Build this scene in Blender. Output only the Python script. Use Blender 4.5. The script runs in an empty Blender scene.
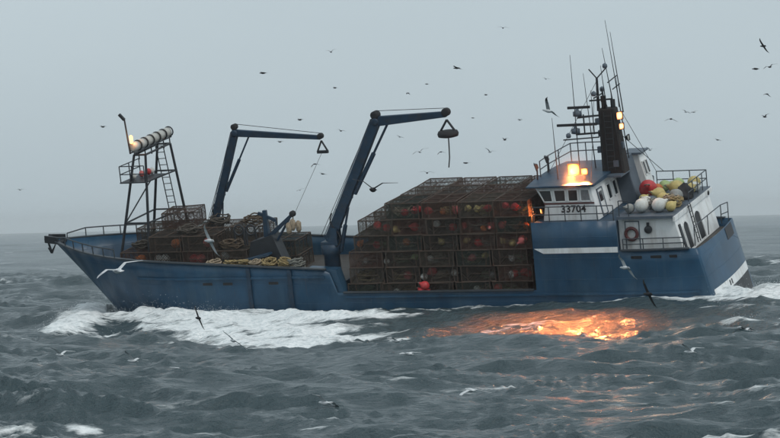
import bpy, math, random
import numpy as np
from mathutils import Matrix, Vector
random.seed(11); np.random.seed(11)
R = math.radians
sc = bpy.context.scene
C = sc.collection

# ------------------------------------------------------------------ camera
CAM_H = 4.5
cam_d = bpy.data.cameras.new('camera'); cam = bpy.data.objects.new('camera', cam_d); C.objects.link(cam)
cam_d.sensor_width = 36.0; cam_d.lens = 119.5; cam_d.clip_start = 0.5; cam_d.clip_end = 12000
_r = R(1.41); _p = 3.5 / 2590.0
right = Vector((math.cos(_r), 0, -math.sin(_r)))
fwd = Vector((0, math.cos(_p), math.sin(_p)))
up0 = Vector((0, -math.sin(_p), math.cos(_p)))
rt = Vector((1, 0, 0)) * math.cos(_r) - up0 * math.sin(_r)
up = Vector((1, 0, 0)) * math.sin(_r) + up0 * math.cos(_r)
cam.matrix_world = Matrix(((rt.x, up.x, -fwd.x, 0), (rt.y, up.y, -fwd.y, 0), (rt.z, up.z, -fwd.z, CAM_H), (0, 0, 0, 1)))
sc.camera = cam

# ------------------------------------------------------------------ world: overcast daylight
SUN_EL, SUN_AZ = 48.0, 150.0            # azimuth clockwise from +Y
w = bpy.data.worlds.new('World'); sc.world = w; w.use_nodes = True
nt = w.node_tree; nt.nodes.clear()
sky = nt.nodes.new('ShaderNodeTexSky'); sky.sky_type = 'NISHITA'; sky.sun_disc = False
sky.sun_elevation = R(SUN_EL); sky.sun_rotation = R(SUN_AZ); sky.air_density = 1.0; sky.dust_density = 4.0
b1 = nt.nodes.new('ShaderNodeBackground'); b1.inputs['Strength'].default_value = 0.05
hs = nt.nodes.new('ShaderNodeHueSaturation'); hs.inputs['Saturation'].default_value = 0.35; hs.inputs['Value'].default_value = 0.45
nt.links.new(sky.outputs[0], hs.inputs['Color']); nt.links.new(hs.outputs[0], b1.inputs['Color'])
tc = nt.nodes.new('ShaderNodeTexCoord')
nz = nt.nodes.new('ShaderNodeTexNoise'); nz.inputs['Scale'].default_value = 2.2; nz.inputs['Detail'].default_value = 4.0
mp = nt.nodes.new('ShaderNodeMapping'); mp.inputs['Scale'].default_value = (1, 1, 2.5)
nt.links.new(tc.outputs['Generated'], mp.inputs['Vector']); nt.links.new(mp.outputs[0], nz.inputs['Vector'])
cr = nt.nodes.new('ShaderNodeValToRGB')
cr.color_ramp.elements[0].position = 0.25; cr.color_ramp.elements[0].color = (0.330, 0.395, 0.430, 1)
cr.color_ramp.elements[1].position = 0.75; cr.color_ramp.elements[1].color = (0.385, 0.455, 0.490, 1)
nt.links.new(nz.outputs['Fac'], cr.inputs['Fac'])
b2 = nt.nodes.new('ShaderNodeBackground'); b2.inputs['Strength'].default_value = 1.28
nt.links.new(cr.outputs[0], b2.inputs['Color'])
ad = nt.nodes.new('ShaderNodeAddShader'); wo = nt.nodes.new('ShaderNodeOutputWorld')
nt.links.new(b1.outputs[0], ad.inputs[0]); nt.links.new(b2.outputs[0], ad.inputs[1]); nt.links.new(ad.outputs[0], wo.inputs['Surface'])

sun_d = bpy.data.lights.new('sun', 'SUN'); sun_d.energy = 0.9; sun_d.angle = R(25); sun_d.color = (1.0, 0.96, 0.9)
sun = bpy.data.objects.new('sun', sun_d); C.objects.link(sun)
_sd = Vector((math.sin(R(SUN_AZ)) * math.cos(R(SUN_EL)), math.cos(R(SUN_AZ)) * math.cos(R(SUN_EL)), math.sin(R(SUN_EL))))
sun.rotation_euler = _sd.to_track_quat('Z', 'Y').to_euler()

vs = sc.view_settings; vs.view_transform = 'Standard'; vs.look = 'None'; vs.exposure = 0.0; vs.gamma = 1.0
sc.render.engine = 'CYCLES'
cy = sc.cycles
cy.use_denoising = True; cy.max_bounces = 6; cy.diffuse_bounces = 3; cy.glossy_bounces = 3; cy.transmission_bounces = 3
cy.volume_bounces = 1; cy.transparent_max_bounces = 8; cy.sample_clamp_indirect = 6.0; cy.sample_clamp_direct = 0.0
cy.caustics_reflective = False; cy.caustics_refractive = False

# ------------------------------------------------------------------ the boat's frame of reference
HEAD, HEEL = R(22.0), R(11.7)
O = Vector((0.5, 140.0, 0.0))
_f = Vector((-math.cos(HEAD), math.sin(HEAD), 0)); _pt = Vector((-math.sin(HEAD), -math.cos(HEAD), 0)); _z = Vector((0, 0, 1))
AX, AY, AZ = _f, math.cos(HEEL) * _pt - math.sin(HEEL) * _z, math.cos(HEEL) * _z + math.sin(HEEL) * _pt
SHIP = Matrix(((AX.x, AY.x, AZ.x, O.x), (AX.y, AY.y, AZ.y, O.y), (AX.z, AY.z, AZ.z, O.z), (0, 0, 0, 1)))

# ------------------------------------------------------------------ materials
def N(nt, t, **k):
    n = nt.nodes.new(t)
    for a, b in k.items(): setattr(n, a, b)
    return n
def mat(name, col, rough=0.6, metal=0.0, var=0.25, scale=1.2, dirt=None, dirt_amt=0.0, dirt_scale=0.8, streak=False, bump=0.0, spec=0.4, rust=0.0, plates=False):
    m = bpy.data.materials.new(name); m.use_nodes = True
    nt = m.node_tree; nt.nodes.clear()
    out = N(nt, 'ShaderNodeOutputMaterial'); p = N(nt, 'ShaderNodeBsdfPrincipled')
    p.inputs['Roughness'].default_value = rough; p.inputs['Metallic'].default_value = metal
    p.inputs['Specular IOR Level'].default_value = spec
    tc = N(nt, 'ShaderNodeTexCoord')
    n1 = N(nt, 'ShaderNodeTexNoise'); n1.inputs['Scale'].default_value = scale; n1.inputs['Detail'].default_value = 6; n1.inputs['Roughness'].default_value = 0.65
    nt.links.new(tc.outputs['Object'], n1.inputs['Vector'])
    r1 = N(nt, 'ShaderNodeMapRange'); r1.inputs['From Min'].default_value = 0.3; r1.inputs['From Max'].default_value = 0.7
    r1.inputs['To Min'].default_value = 1 - var; r1.inputs['To Max'].default_value = 1 + var
    nt.links.new(n1.outputs['Fac'], r1.inputs['Value'])
    mu = N(nt, 'ShaderNodeVectorMath', operation='SCALE'); mu.inputs[0].default_value = col[:3]
    nt.links.new(r1.outputs[0], mu.inputs['Scale'])
    last = mu.outputs[0]
    if dirt:
        mp = N(nt, 'ShaderNodeMapping'); mp.inputs['Scale'].default_value = (1, 1, 0.18) if streak else (1, 1, 1)
        nt.links.new(tc.outputs['Object'], mp.inputs['Vector'])
        n2 = N(nt, 'ShaderNodeTexNoise'); n2.inputs['Scale'].default_value = dirt_scale; n2.inputs['Detail'].default_value = 7; n2.inputs['Roughness'].default_value = 0.7
        nt.links.new(mp.outputs[0], n2.inputs['Vector'])
        r2 = N(nt, 'ShaderNodeMapRange'); r2.inputs['From Min'].default_value = 0.48; r2.inputs['From Max'].default_value = 0.72
        r2.inputs['To Max'].default_value = dirt_amt
        nt.links.new(n2.outputs['Fac'], r2.inputs['Value'])
        mx = N(nt, 'ShaderNodeMix', data_type='RGBA'); mx.inputs['B'].default_value = (*dirt, 1)
        nt.links.new(r2.outputs[0], mx.inputs['Factor']); nt.links.new(last, mx.inputs['A'])
        last = mx.outputs['Result']
    if rust:
        mp = N(nt, 'ShaderNodeMapping'); mp.inputs['Scale'].default_value = (1.5, 1.5, 0.16); mp.inputs['Location'].default_value = (3.3, 1.7, 0.2)
        nt.links.new(tc.outputs['Object'], mp.inputs['Vector'])
        n3 = N(nt, 'ShaderNodeTexNoise'); n3.inputs['Scale'].default_value = 1.6; n3.inputs['Detail'].default_value = 8; n3.inputs['Roughness'].default_value = 0.75
        nt.links.new(mp.outputs[0], n3.inputs['Vector'])
        r3 = N(nt, 'ShaderNodeMapRange'); r3.inputs['From Min'].default_value = 0.60; r3.inputs['From Max'].default_value = 0.74; r3.inputs['To Max'].default_value = rust
        nt.links.new(n3.outputs['Fac'], r3.inputs['Value'])
        mx = N(nt, 'ShaderNodeMix', data_type='RGBA'); mx.inputs['B'].default_value = (0.075, 0.040, 0.026, 1)
        nt.links.new(r3.outputs[0], mx.inputs['Factor']); nt.links.new(last, mx.inputs['A']); last = mx.outputs['Result']
    nt.links.new(last, p.inputs['Base Color'])
    if plates:
        # hull plating: weld seams and the slight hungry-horse buckling between frames
        sx = N(nt, 'ShaderNodeSeparateXYZ'); nt.links.new(tc.outputs['Object'], sx.inputs[0])
        cb = N(nt, 'ShaderNodeCombineXYZ'); nt.links.new(sx.outputs['X'], cb.inputs['X']); nt.links.new(sx.outputs['Z'], cb.inputs['Y'])
        bk = N(nt, 'ShaderNodeTexBrick'); bk.inputs['Scale'].default_value = 1.0; bk.inputs['Brick Width'].default_value = 2.4; bk.inputs['Row Height'].default_value = 1.1
        bk.inputs['Mortar Size'].default_value = 0.02; bk.inputs['Mortar Smooth'].default_value = 0.6
        nt.links.new(cb.outputs[0], bk.inputs['Vector'])
        wv = N(nt, 'ShaderNodeTexWave'); wv.inputs['Scale'].default_value = 0.26; wv.inputs['Distortion'].default_value = 2.0; wv.inputs['Detail'].default_value = 2
        nt.links.new(cb.outputs[0], wv.inputs['Vector'])
        b0 = N(nt, 'ShaderNodeBump'); b0.inputs['Strength'].default_value = 0.5; b0.inputs['Distance'].default_value = 0.02; nt.links.new(bk.outputs['Fac'], b0.inputs['Height'])
        b1_ = N(nt, 'ShaderNodeBump'); b1_.inputs['Strength'].default_value = 0.5; b1_.inputs['Distance'].default_value = 0.10
        nt.links.new(wv.outputs['Fac'], b1_.inputs['Height']); nt.links.new(b0.outputs[0], b1_.inputs['Normal']); nt.links.new(b1_.outputs[0], p.inputs['Normal'])
    if bump:
        bp = N(nt, 'ShaderNodeBump'); bp.inputs['Strength'].default_value = bump; bp.inputs['Distance'].default_value = 0.03
        nt.links.new(n1.outputs['Fac'], bp.inputs['Height']); nt.links.new(bp.outputs[0], p.inputs['Normal'])
    nt.links.new(p.outputs[0], out.inputs['Surface'])
    return m
def emit(name, col, s, hot=False):
    m = bpy.data.materials.new(name); m.use_nodes = True; nt = m.node_tree; nt.nodes.clear()
    out = N(nt, 'ShaderNodeOutputMaterial'); e = N(nt, 'ShaderNodeEmission'); e.inputs['Color'].default_value = (*col, 1); e.inputs['Strength'].default_value = s
    if hot:
        at_ = N(nt, 'ShaderNodeAttribute', attribute_name='hot'); mr = N(nt, 'ShaderNodeMapRange', interpolation_type='SMOOTHSTEP'); mr.inputs['To Min'].default_value = s*0.11; mr.inputs['To Max'].default_value = s
        nt.links.new(at_.outputs['Fac'], mr.inputs['Value']); nt.links.new(mr.outputs[0], e.inputs['Strength'])
    nt.links.new(e.outputs[0], out.inputs['Surface']); return m

M = dict(
    hull=mat('blue_hull_paint', (0.014, 0.058, 0.112), 0.36, var=0.28, scale=0.5, dirt=(0.055, 0.11, 0.155), dirt_amt=0.5, dirt_scale=0.9, streak=True, rust=0.55, plates=True),
    bottom=mat('bottom_paint', (0.05, 0.055, 0.06), 0.6),
    blue=mat('blue_deck_paint', (0.016, 0.048, 0.088), 0.5, var=0.25, dirt=(0.10, 0.11, 0.11), dirt_amt=0.5, dirt_scale=1.6),
    crane=mat('blue_crane_paint', (0.012, 0.036, 0.068), 0.5, var=0.3, scale=2, dirt=(0.05, 0.035, 0.025), dirt_amt=0.5, dirt_scale=2.5),
    white=mat('white_paint', (0.80, 0.82, 0.82), 0.45, var=0.06, scale=1.0, dirt=(0.34, 0.30, 0.25), dirt_amt=0.5, dirt_scale=2.0, streak=True, rust=0.45),
    grey=mat('grey_paint', (0.085, 0.11, 0.14), 0.5, var=0.2),
    deck=mat('deck_planks', (0.06, 0.055, 0.05), 0.7, var=0.3, scale=3),
    steel=mat('dark_steel', (0.022, 0.025, 0.03), 0.5, var=0.3, scale=3),
    rail=mat('rail_steel', (0.045, 0.055, 0.065), 0.5, var=0.2),
    soot=mat('sooty_casing', (0.018, 0.016, 0.016), 0.8, var=0.4, scale=2, dirt=(0.045, 0.024, 0.018), dirt_amt=0.5, dirt_scale=2),
    glass=mat('window_glass', (0.010, 0.014, 0.018), 0.12, var=0.1, spec=0.35),
    pane=mat('curtained_pane', (0.20, 0.21, 0.22), 0.25, var=0.25, scale=4, spec=0.6),
    redband=mat('maroon_band', (0.10, 0.03, 0.03), 0.5),
    black=mat('black_paint', (0.015, 0.015, 0.017), 0.5),
    rubber=mat('black_rubber', (0.02, 0.02, 0.022), 0.75),
    frame=mat('rusty_pot_frame', (0.060, 0.044, 0.034), 0.75, var=0.45, scale=4, dirt=(0.10, 0.045, 0.022), dirt_amt=0.7, dirt_scale=6),
    red=mat('red_buoy', (0.50, 0.040, 0.045), 0.45, var=0.3, scale=5, dirt=(0.22, 0.06, 0.05), dirt_amt=0.7, dirt_scale=6),
    pink=mat('pink_buoy', (0.55, 0.13, 0.12), 0.5, var=0.15, scale=4),
    yellow=mat('yellow_buoy', (0.52, 0.42, 0.16), 0.45, var=0.18, scale=4, dirt=(0.25, 0.18, 0.08), dirt_amt=0.5, dirt_scale=5),
    orange=mat('orange_buoy', (0.52, 0.15, 0.04), 0.5, var=0.25, scale=4, dirt=(0.2, 0.1, 0.05), dirt_amt=0.6, dirt_scale=6),
    green=mat('green_buoy', (0.34, 0.44, 0.20), 0.5, var=0.2, scale=4),
    wbuoy=mat('white_buoy', (0.62, 0.63, 0.60), 0.5, var=0.1, scale=4, dirt=(0.3, 0.27, 0.2), dirt_amt=0.5, dirt_scale=5),
    gbuoy=mat('grey_buoy', (0.25, 0.26, 0.25), 0.6, var=0.2, scale=4),
    rope_y=mat('yellow_rope', (0.28, 0.21, 0.10), 0.9, var=0.5, scale=9, bump=0.6),
    rope_g=mat('grey_rope', (0.17, 0.17, 0.15), 0.9, var=0.5, scale=9, bump=0.6),
    rope_n=mat('green_rope', (0.13, 0.17, 0.10), 0.9, var=0.5, scale=9, bump=0.6),
    rope_o=mat('brown_rope', (0.085, 0.06, 0.04), 0.9, var=0.5, scale=9),
    rope_d=mat('dark_rope', (0.07, 0.06, 0.05), 0.9, var=0.5, scale=9),
    rope_t=mat('tan_rope', (0.30, 0.24, 0.17), 0.9, var=0.5, scale=9, bump=0.6),
    lamp_on=emit('lit_sodium_lamp', (1.0, 0.24, 0.045), 13.0, True),
    lamp_small=emit('lit_orange_lamp', (1.0, 0.36, 0.09), 7.0),
    lamp_warm=emit('lit_warm_lamp', (1.0, 0.32, 0.12), 7.0, True),
    lampglass=mat('lamp_glass', (0.45, 0.45, 0.42), 0.3, var=0.15, scale=4),
    gull=mat('gull_white', (0.62, 0.64, 0.65), 0.8, var=0.1),
    gullwing=mat('gull_grey_wing', (0.28, 0.30, 0.31), 0.8, var=0.15),
    gullpale=mat('gull_pale_tip', (0.45, 0.47, 0.48), 0.8, var=0.15),
    dark=mat('dark_plumage', (0.028, 0.028, 0.03), 0.85, var=0.2),
    darkpale=mat('brown_grey_plumage', (0.075, 0.072, 0.07), 0.85, var=0.2),
)
NETS = [mat('net_brown', (0.044, 0.034, 0.027), 0.95, var=0.5, scale=3), mat('net_tan', (0.062, 0.050, 0.038), 0.95, var=0.5, scale=3),
        mat('net_olive', (0.036, 0.040, 0.033), 0.95, var=0.5, scale=3), mat('net_rust', (0.066, 0.036, 0.027), 0.95, var=0.5, scale=3)]

# ------------------------------------------------------------------ mesh helpers
class MB:
    def __init__(s): s.v = []; s.f = []; s.mi = []; s.cur = 0; s.sm = []
    def add(s, v, f, smooth=False):
        o = len(s.v); s.v += [tuple(p) for p in v]
        for q in f: s.f.append(tuple(i + o for i in q)); s.mi.append(s.cur); s.sm.append(smooth)
        return s
    def box(s, a, b):
        x0, y0, z0 = a; x1, y1, z1 = b
        return s.add([(x0,y0,z0),(x1,y0,z0),(x1,y1,z0),(x0,y1,z0),(x0,y0,z1),(x1,y0,z1),(x1,y1,z1),(x0,y1,z1)],
                     [(0,3,2,1),(4,5,6,7),(0,1,5,4),(1,2,6,5),(2,3,7,6),(3,0,4,7)])
    def bar(s, p, q, w0, h0, w1=None, h1=None, side=(0, 1, 0)):
        w1 = w0 if w1 is None else w1; h1 = h0 if h1 is None else h1
        p = Vector(p); q = Vector(q); d = (q - p).normalized(); sd = Vector(side); sd = (sd - d * sd.dot(d))
        if sd.length < 1e-4: sd = Vector((1, 0, 0)); sd = sd - d * sd.dot(d)
        sd.normalize(); u = d.cross(sd)
        vs = []
        for c, ww, hh in ((p, w0, h0), (q, w1, h1)):
            for i, j in ((-1,-1),(1,-1),(1,1),(-1,1)): vs.append(c + sd * (i * ww / 2) + u * (j * hh / 2))
        return s.add(vs, [(3,2,1,0),(4,5,6,7),(0,1,5,4),(1,2,6,5),(2,3,7,6),(3,0,4,7)])
    def tube(s, p, q, r, r2=None, n=6):
        r2 = r if r2 is None else r2
        p = Vector(p); q = Vector(q); d = (q - p)
        if d.length < 1e-6: return s
        d.normalize(); a = Vector((0, 0, 1)) if abs(d.z) < 0.9 else Vector((1, 0, 0))
        u = d.cross(a).normalized(); v = d.cross(u)
        vs = []
        for c, rr in ((p, r), (q, r2)):
            for i in range(n):
                t = 2 * math.pi * i / n; vs.append(c + u * (rr * math.cos(t)) + v * (rr * math.sin(t)))
        fs = [(i, (i + 1) % n, n + (i + 1) % n, n + i) for i in range(n)]
        s.add(vs, fs, n > 6); s.add(vs[:n], [tuple(range(n))][::-1]); s.add(vs[n:], [tuple(range(n))]); return s
    def path(s, pts, r, n=5):
        for a, b in zip(pts[:-1], pts[1:]): s.tube(a, b, r, n=n)
        return s
    def lathe(s, prof, axis='z', c=(0, 0, 0), n=14):
        vs = []; m = len(prof)
        for r, z in prof:
            for i in range(n):
                t = 2 * math.pi * i / n; x, y = r * math.cos(t), r * math.sin(t)
                p = (x, y, z) if axis == 'z' else ((z, x, y) if axis == 'x' else (x, z, y))
                vs.append((p[0] + c[0], p[1] + c[1], p[2] + c[2]))
        fs = [(j*n+i, j*n+(i+1)%n, (j+1)*n+(i+1)%n, (j+1)*n+i) for j in range(m-1) for i in range(n)]
        fs += [tuple(range(n))[::-1], tuple((m-1)*n+i for i in range(n))]
        return s.add(vs, fs, True)
    def torus(s, c, R0, r, u=(1,0,0), v=(0,1,0), n=16, k=6, wob=0.0, a0=0, a1=2*math.pi):
        c = Vector(c); u = Vector(u).normalized(); v = Vector(v); v = (v - u * v.dot(u)).normalized(); w_ = u.cross(v)
        vs = []
        for i in range(n):
            t = a0 + (a1 - a0) * i / (n if a1 - a0 > 6.2 else n - 1); rr = R0 * (1 + wob * (random.random() - 0.5))
            d = u * math.cos(t) + v * math.sin(t); cc = c + d * rr + w_ * (wob * R0 * (random.random() - 0.5))
            for j in range(k):
                q = 2 * math.pi * j / k; vs.append(cc + d * (r * math.cos(q)) + w_ * (r * math.sin(q)))
        closed = a1 - a0 > 6.2
        fs = [(i*k+j, ((i+1)%n)*k+j, ((i+1)%n)*k+(j+1)%k, i*k+(j+1)%k) for i in range(n if closed else n-1) for j in range(k)]
        return s.add(vs, fs, True)
    def prism(s, poly, y0, y1):
        """polygon in x,z extruded along y"""
        n = len(poly); vs = [(x, y0, z) for x, z in poly] + [(x, y1, z) for x, z in poly]
        fs = [(i, (i+1)%n, n+(i+1)%n, n+i) for i in range(n)] + [tuple(range(n))[::-1], tuple(n+i for i in range(n))]
        return s.add(vs, fs)
    def mesh(s, name, mats):
        me = bpy.data.meshes.new(name); me.from_pydata(s.v, [], s.f)
        for m in (mats if isinstance(mats, (list, tuple)) else [mats]): me.materials.append(m)
        me.polygons.foreach_set('material_index', s.mi); me.polygons.foreach_set('use_smooth', s.sm)
        me.update(); return me
    def build(s, name, mats, parent=None):
        o = bpy.data.objects.new(name, s.mesh(name, mats)); C.objects.link(o)
        if parent: o.parent = parent
        return o
def tag(o, label=None, cat=None, group=None, kind=None):
    if label: o['label'] = label
    if cat: o['category'] = cat
    if group: o['group'] = group
    if kind: o['kind'] = kind
    return o
def on_ship(o, x, y, z, rz=0, rx=0, ry=0, s=1):
    o.matrix_world = SHIP @ Matrix.Translation((x, y, z)) @ Matrix.Rotation(rz, 4, 'Z') @ Matrix.Rotation(ry, 4, 'Y') @ Matrix.Rotation(rx, 4, 'X') @ Matrix.Scale(s, 4)
    return o
def empty(name, parent=None):
    o = bpy.data.objects.new(name, None); C.objects.link(o); o.empty_display_size = 0.3
    if parent: o.parent = parent
    return o
def bevel(o, wd=0.02, seg=1):
    m = o.modifiers.new('bevel', 'BEVEL'); m.width = wd; m.segments = seg; m.limit_method = 'ANGLE'; return o

# ------------------------------------------------------------------ value noise in numpy
def vnoise(x, y, seed=0):
    rs = np.random.RandomState(seed); T = rs.rand(256, 256)
    xi = np.floor(x).astype(np.int64); yi = np.floor(y).astype(np.int64)
    fx = x - xi; fy = y - yi; fx = fx*fx*(3-2*fx); fy = fy*fy*(3-2*fy)
    a = T[xi & 255, yi & 255]; b = T[(xi+1) & 255, yi & 255]; c = T[xi & 255, (yi+1) & 255]; d = T[(xi+1) & 255, (yi+1) & 255]
    return (a*(1-fx)+b*fx)*(1-fy) + (c*(1-fx)+d*fx)*fy
def fbm(x, y, oct=4, seed=0):
    r = 0; a = 1; t = 0
    for i in range(oct): r = r + a*vnoise(x*2**i+17*i, y*2**i-9*i, seed+i); t += a; a *= 0.55
    return r/t
def sstep(a, b, x):
    t = np.clip((x-a)/(b-a), 0, 1); return t*t*(3-2*t)
def seg_dist(px, py, pts):
    """distance to a polyline and the parameter along it"""
    best = np.full(px.shape, 1e9); par = np.zeros(px.shape); n = len(pts)-1
    for i in range(n):
        (ax, ay), (bx, by) = pts[i], pts[i+1]; dx, dy = bx-ax, by-ay
        t = np.clip(((px-ax)*dx+(py-ay)*dy)/(dx*dx+dy*dy), 0, 1); d = np.hypot(px-ax-t*dx, py-ay-t*dy)
        k = d < best; best[k] = d[k]; par[k] = (i+t[k])/n
    return best, par
def in_poly(px, py, poly):
    ins = np.zeros(px.shape, bool); n = len(poly); j = n-1
    for i in range(n):
        xi, yi = poly[i]; xj, yj = poly[j]
        c = ((yi > py) != (yj > py)) & (px < (xj-xi)*(py-yi)/((yj-yi) or 1e-9)+xi); ins ^= c; j = i
    return ins

# ------------------------------------------------------------------ the sea
def build_sea():
    rad = list(np.geomspace(4, 48, 26)[:-1]); d = 48.0
    while d < 7000:
        rad.append(d); d *= 1.0042 if d < 260 else (1.008 if d < 900 else 1.03)
    rad = np.array(rad)
    ang = np.concatenate([np.linspace(-math.pi, -0.24, 46)[:-1], np.linspace(-0.24, -0.19, 12)[:-1], np.linspace(-0.19, 0.19, 640), np.linspace(0.19, 0.24, 12)[1:], np.linspace(0.24, math.pi, 46)[1:-1]])
    nr, na = len(rad), len(ang)
    Rr, Aa = np.meshgrid(rad, ang, indexing='ij')
    X = Rr*np.sin(Aa); Y = Rr*np.cos(Aa)
    dr = np.gradient(rad)[:, None]*np.ones_like(X)
    # position relative to the boat: along its heading, and out from its port side
    rx, ry = X-O.x, Y-O.y
    L = rx*_f.x+ry*_f.y; S = rx*_pt.x+ry*_pt.y
    hx = np.clip(L, -18, 19); off = np.hypot(L-hx, np.maximum(np.abs(S)-3.9, 0))
    calm = 0.30+0.70*sstep(3, 24, off)
    Z = np.zeros_like(X); DX = np.zeros_like(X); DY = np.zeros_like(X); J = np.zeros_like(X)
    rs = np.random.RandomState(5)
    n = 150
    lam = np.exp(rs.uniform(math.log(0.9), math.log(46), n))
    for l in lam:
        th = math.radians(-118)+rs.normal(0, 0.55)
        k = 2*math.pi/l; st = 0.036*(1.0 if l < 4 else (4/l)**0.55)*(1.0 if l < 6 else (0.55 if l < 24 else 0.8)); a = st/k
        fade = 1/(1+(dr*2.2/l)**4)
        kx, ky = k*math.cos(th), k*math.sin(th); ph = kx*X+ky*Y+rs.uniform(0, 6.28)
        # wave groups: short waves ride unevenly
        am = a*fade*(calm if l > 6 else 1.0)
        c, s_ = np.cos(ph), np.sin(ph)
        Z += am*c; DX -= am*s_*kx/k*0.9; DY -= am*s_*ky/k*0.9; J += am*k*c
    # a gust pattern makes patches rougher and smoother
    gust = fbm(X/19+5, Y/19, 3, 3)
    Z *= 0.72+0.56*gust
    # short steep wind chop: ridged, longer along the crests than across
    cd, sd_ = math.cos(R(-118)), math.sin(R(-118))
    wxn = (fbm(X/7, Y/7, 2, 91)-0.5)*5; wyn = (fbm(X/7+50, Y/7, 2, 92)-0.5)*5
    U = X*cd+Y*sd_+wxn; V = -X*sd_+Y*cd+wyn
    for su, sv, amp, sd2 in ((2.6, 6.5, 0.30, 61), (1.3, 3.2, 0.23, 62), (0.65, 1.6, 0.14, 63), (0.36, 0.9, 0.07, 64)):
        fd = 1/(1+(dr*1.3/su)**4)
        Z += amp*fd*(0.75+0.25*calm)*((1-np.abs(2*vnoise(U/su, V/sv, sd2)-1))**2.0-0.35)*(0.45+1.1*gust)
    # swell the boat is riding: hull on the crest, a trough opening out from her port side
    base = np.interp(L, [-19, -12, -4, -1.5, 2, 9, 17], [0.22, 0.05, -0.08, -0.05, -0.34, -0.40, -0.30])
    s0 = np.interp(L, [-8, 18], [27, 8]); wd = s0*0.42+2.5
    T = base+(-1.0-base)*np.exp(-((S-s0)/wd)**2)
    win = sstep(-34, -20, L)*(1-sstep(24, 40, L))*(1-sstep(10, 46, S-s0))*sstep(-40, -8, S)
    Z = Z+T*win
    # broken water
    U1 = L*0.94+S*0.34; V1 = -L*0.34+S*0.94
    nz1 = fbm(U1/4.2, V1/1.7, 5, 21); nz2 = fbm(X/0.9+40, Y/0.9, 4, 31); nz3 = fbm(X/6+9, Y/6, 3, 41)
    foam = np.zeros_like(X); lift = np.zeros_like(X)
    def ribbon(pts, w0, w1, strength, h):
        nonlocal foam, lift
        dd, t = seg_dist(L, S, pts); ww = w0+(w1-w0)*t
        m = np.clip(1.25-dd/np.maximum(ww, 0.1)*(0.65+0.9*(1-nz1)), 0, 1)*strength
        foam = np.maximum(foam, m); lift = np.maximum(lift, h*np.exp(-(dd/ww)**2*1.2)*(0.5+nz1))
    ribbon([(18.8, 0.6), (17.6, 3.6), (15.2, 8.6), (13.2, 14.5)], 2.0, 1.6, 1.0, 0.60)
    ribbon([(18.0, 0.8), (14.5, 4.4), (10.0, 5.3), (6, 5.4)], 1.9, 1.8, 1.0, 0.40)
    ribbon([(11, 7.0), (3, 9.5), (-3, 11)], 2.6, 3.4, 1.0, 0.30)
    ribbon([(8, 10.5), (2, 17), (-6, 25.5)], 2.2, 2.8, 0.95, 0.30)
    ribbon([(6, 9), (0, 15), (-4.5, 19)], 3.0, 3.6, 0.95, 0.22)
    ribbon([(3, 5.2), (-3, 6.0), (-6.5, 7.4)], 1.6, 0.5, 0.85, 0.18)
    ribbon([(-4, 4.6), (-11, 4.4), (-15, 4.4)], 0.5, 0.45, 0.7, 0.08)
    ribbon([(-12, 4.5), (-17, 4.8), (-20, 5.6), (-27, 7.5), (-40, 9)], 0.9, 3.0, 1.0, 0.20)
    ribbon([(-18.4, 2), (-22, 3), (-30, 4), (-52, 4)], 3.4, 7.0, 1.0, 0.34)
    ribbon([(-19.5, -4), (-26, -9), (-40, -15)], 2.2, 4.0, 1.0, 0.42)
    lumps = np.clip(foam, 0, 1)
    Z += lift + lumps*((nz2-0.5)*0.34+(nz1-0.5)*0.24)
    # whitecaps on the steepest crests
    cap = sstep(0.10, 0.32, J*(0.55+0.9*nz3))*sstep(0.46, 0.64, nz1)*sstep(0.40, 0.56, fbm(X/26+3, Y/12, 2, 77))
    foam = np.maximum(foam*sstep(0.16, 0.55, foam+(nz1-0.5)*(0.9+0.9*sstep(1.5, 6, off))+(nz2-0.5)*0.6+(nz3-0.5)*0.5), cap*0.72)
    # wind streaks of thin foam
    ca, sa = math.cos(0.5), math.sin(0.5)
    stx = (X*ca+Y*sa)/9; sty = (-X*sa+Y*ca)/1.3
    streak = sstep(0.60, 0.78, fbm(stx, sty, 4, 55))*sstep(0.45, 0.65, nz3)*0.30
    foam = np.maximum(foam, streak)
    # nothing slops over the low rail or up through the deck
    hull_b = np.interp(L, [-18.3, -17.6, -14, 6, 12, 16, 18], [3.0, 3.5, 3.85, 3.85, 3.2, 1.6, 0.2])
    near = (L > -18.2) & (L < 18) & (np.abs(S) < hull_b-0.1)
    Z = np.where(near, -0.9, Z)
    edge = (L > -18.2) & (L < 18) & (np.abs(S) < hull_b+1.2)
    Z = np.where(edge, np.minimum(Z, base+0.26), Z)
    damp = np.where(near, 0, 1)*sstep(0, 3, off+0.5)
    PX = X+DX*damp; PY = Y+DY*damp
    v = np.stack([PX, PY, Z], -1).reshape(-1, 3)
    idx = np.arange(nr*na).reshape(nr, na); j2 = np.roll(np.arange(na), -1)
    q = np.stack([idx[:-1, :], idx[1:, :], idx[1:][:, j2], idx[:-1][:, j2]], -1).reshape(-1, 4)
    me = bpy.data.meshes.new('sea'); nv, nf = len(v), len(q)
    me.vertices.add(nv); me.vertices.foreach_set('co', v.ravel().astype(np.float32))
    me.loops.add(nf*4); me.loops.foreach_set('vertex_index', q.ravel().astype(np.int32))
    me.polygons.add(nf); me.polygons.foreach_set('loop_start', (np.arange(nf)*4).astype(np.int32)); me.polygons.foreach_set('loop_total', np.full(nf, 4, np.int32))
    me.polygons.foreach_set('use_smooth', np.ones(nf, bool))
    at = me.attributes.new('foam', 'FLOAT', 'POINT'); at.data.foreach_set('value', np.clip(foam, 0, 1).ravel().astype(np.float32))
    me.update(calc_edges=True); me.validate()
    # normal check: faces should look up
    o = bpy.data.objects.new('sea', me); C.objects.link(o); o['kind'] = 'structure'
    o['label'] = 'rough grey sea with breaking whitecaps and white bow wave'
    m = bpy.data.materials.new('sea_water'); m.use_nodes = True; t = m.node_tree; t.nodes.clear()
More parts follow.
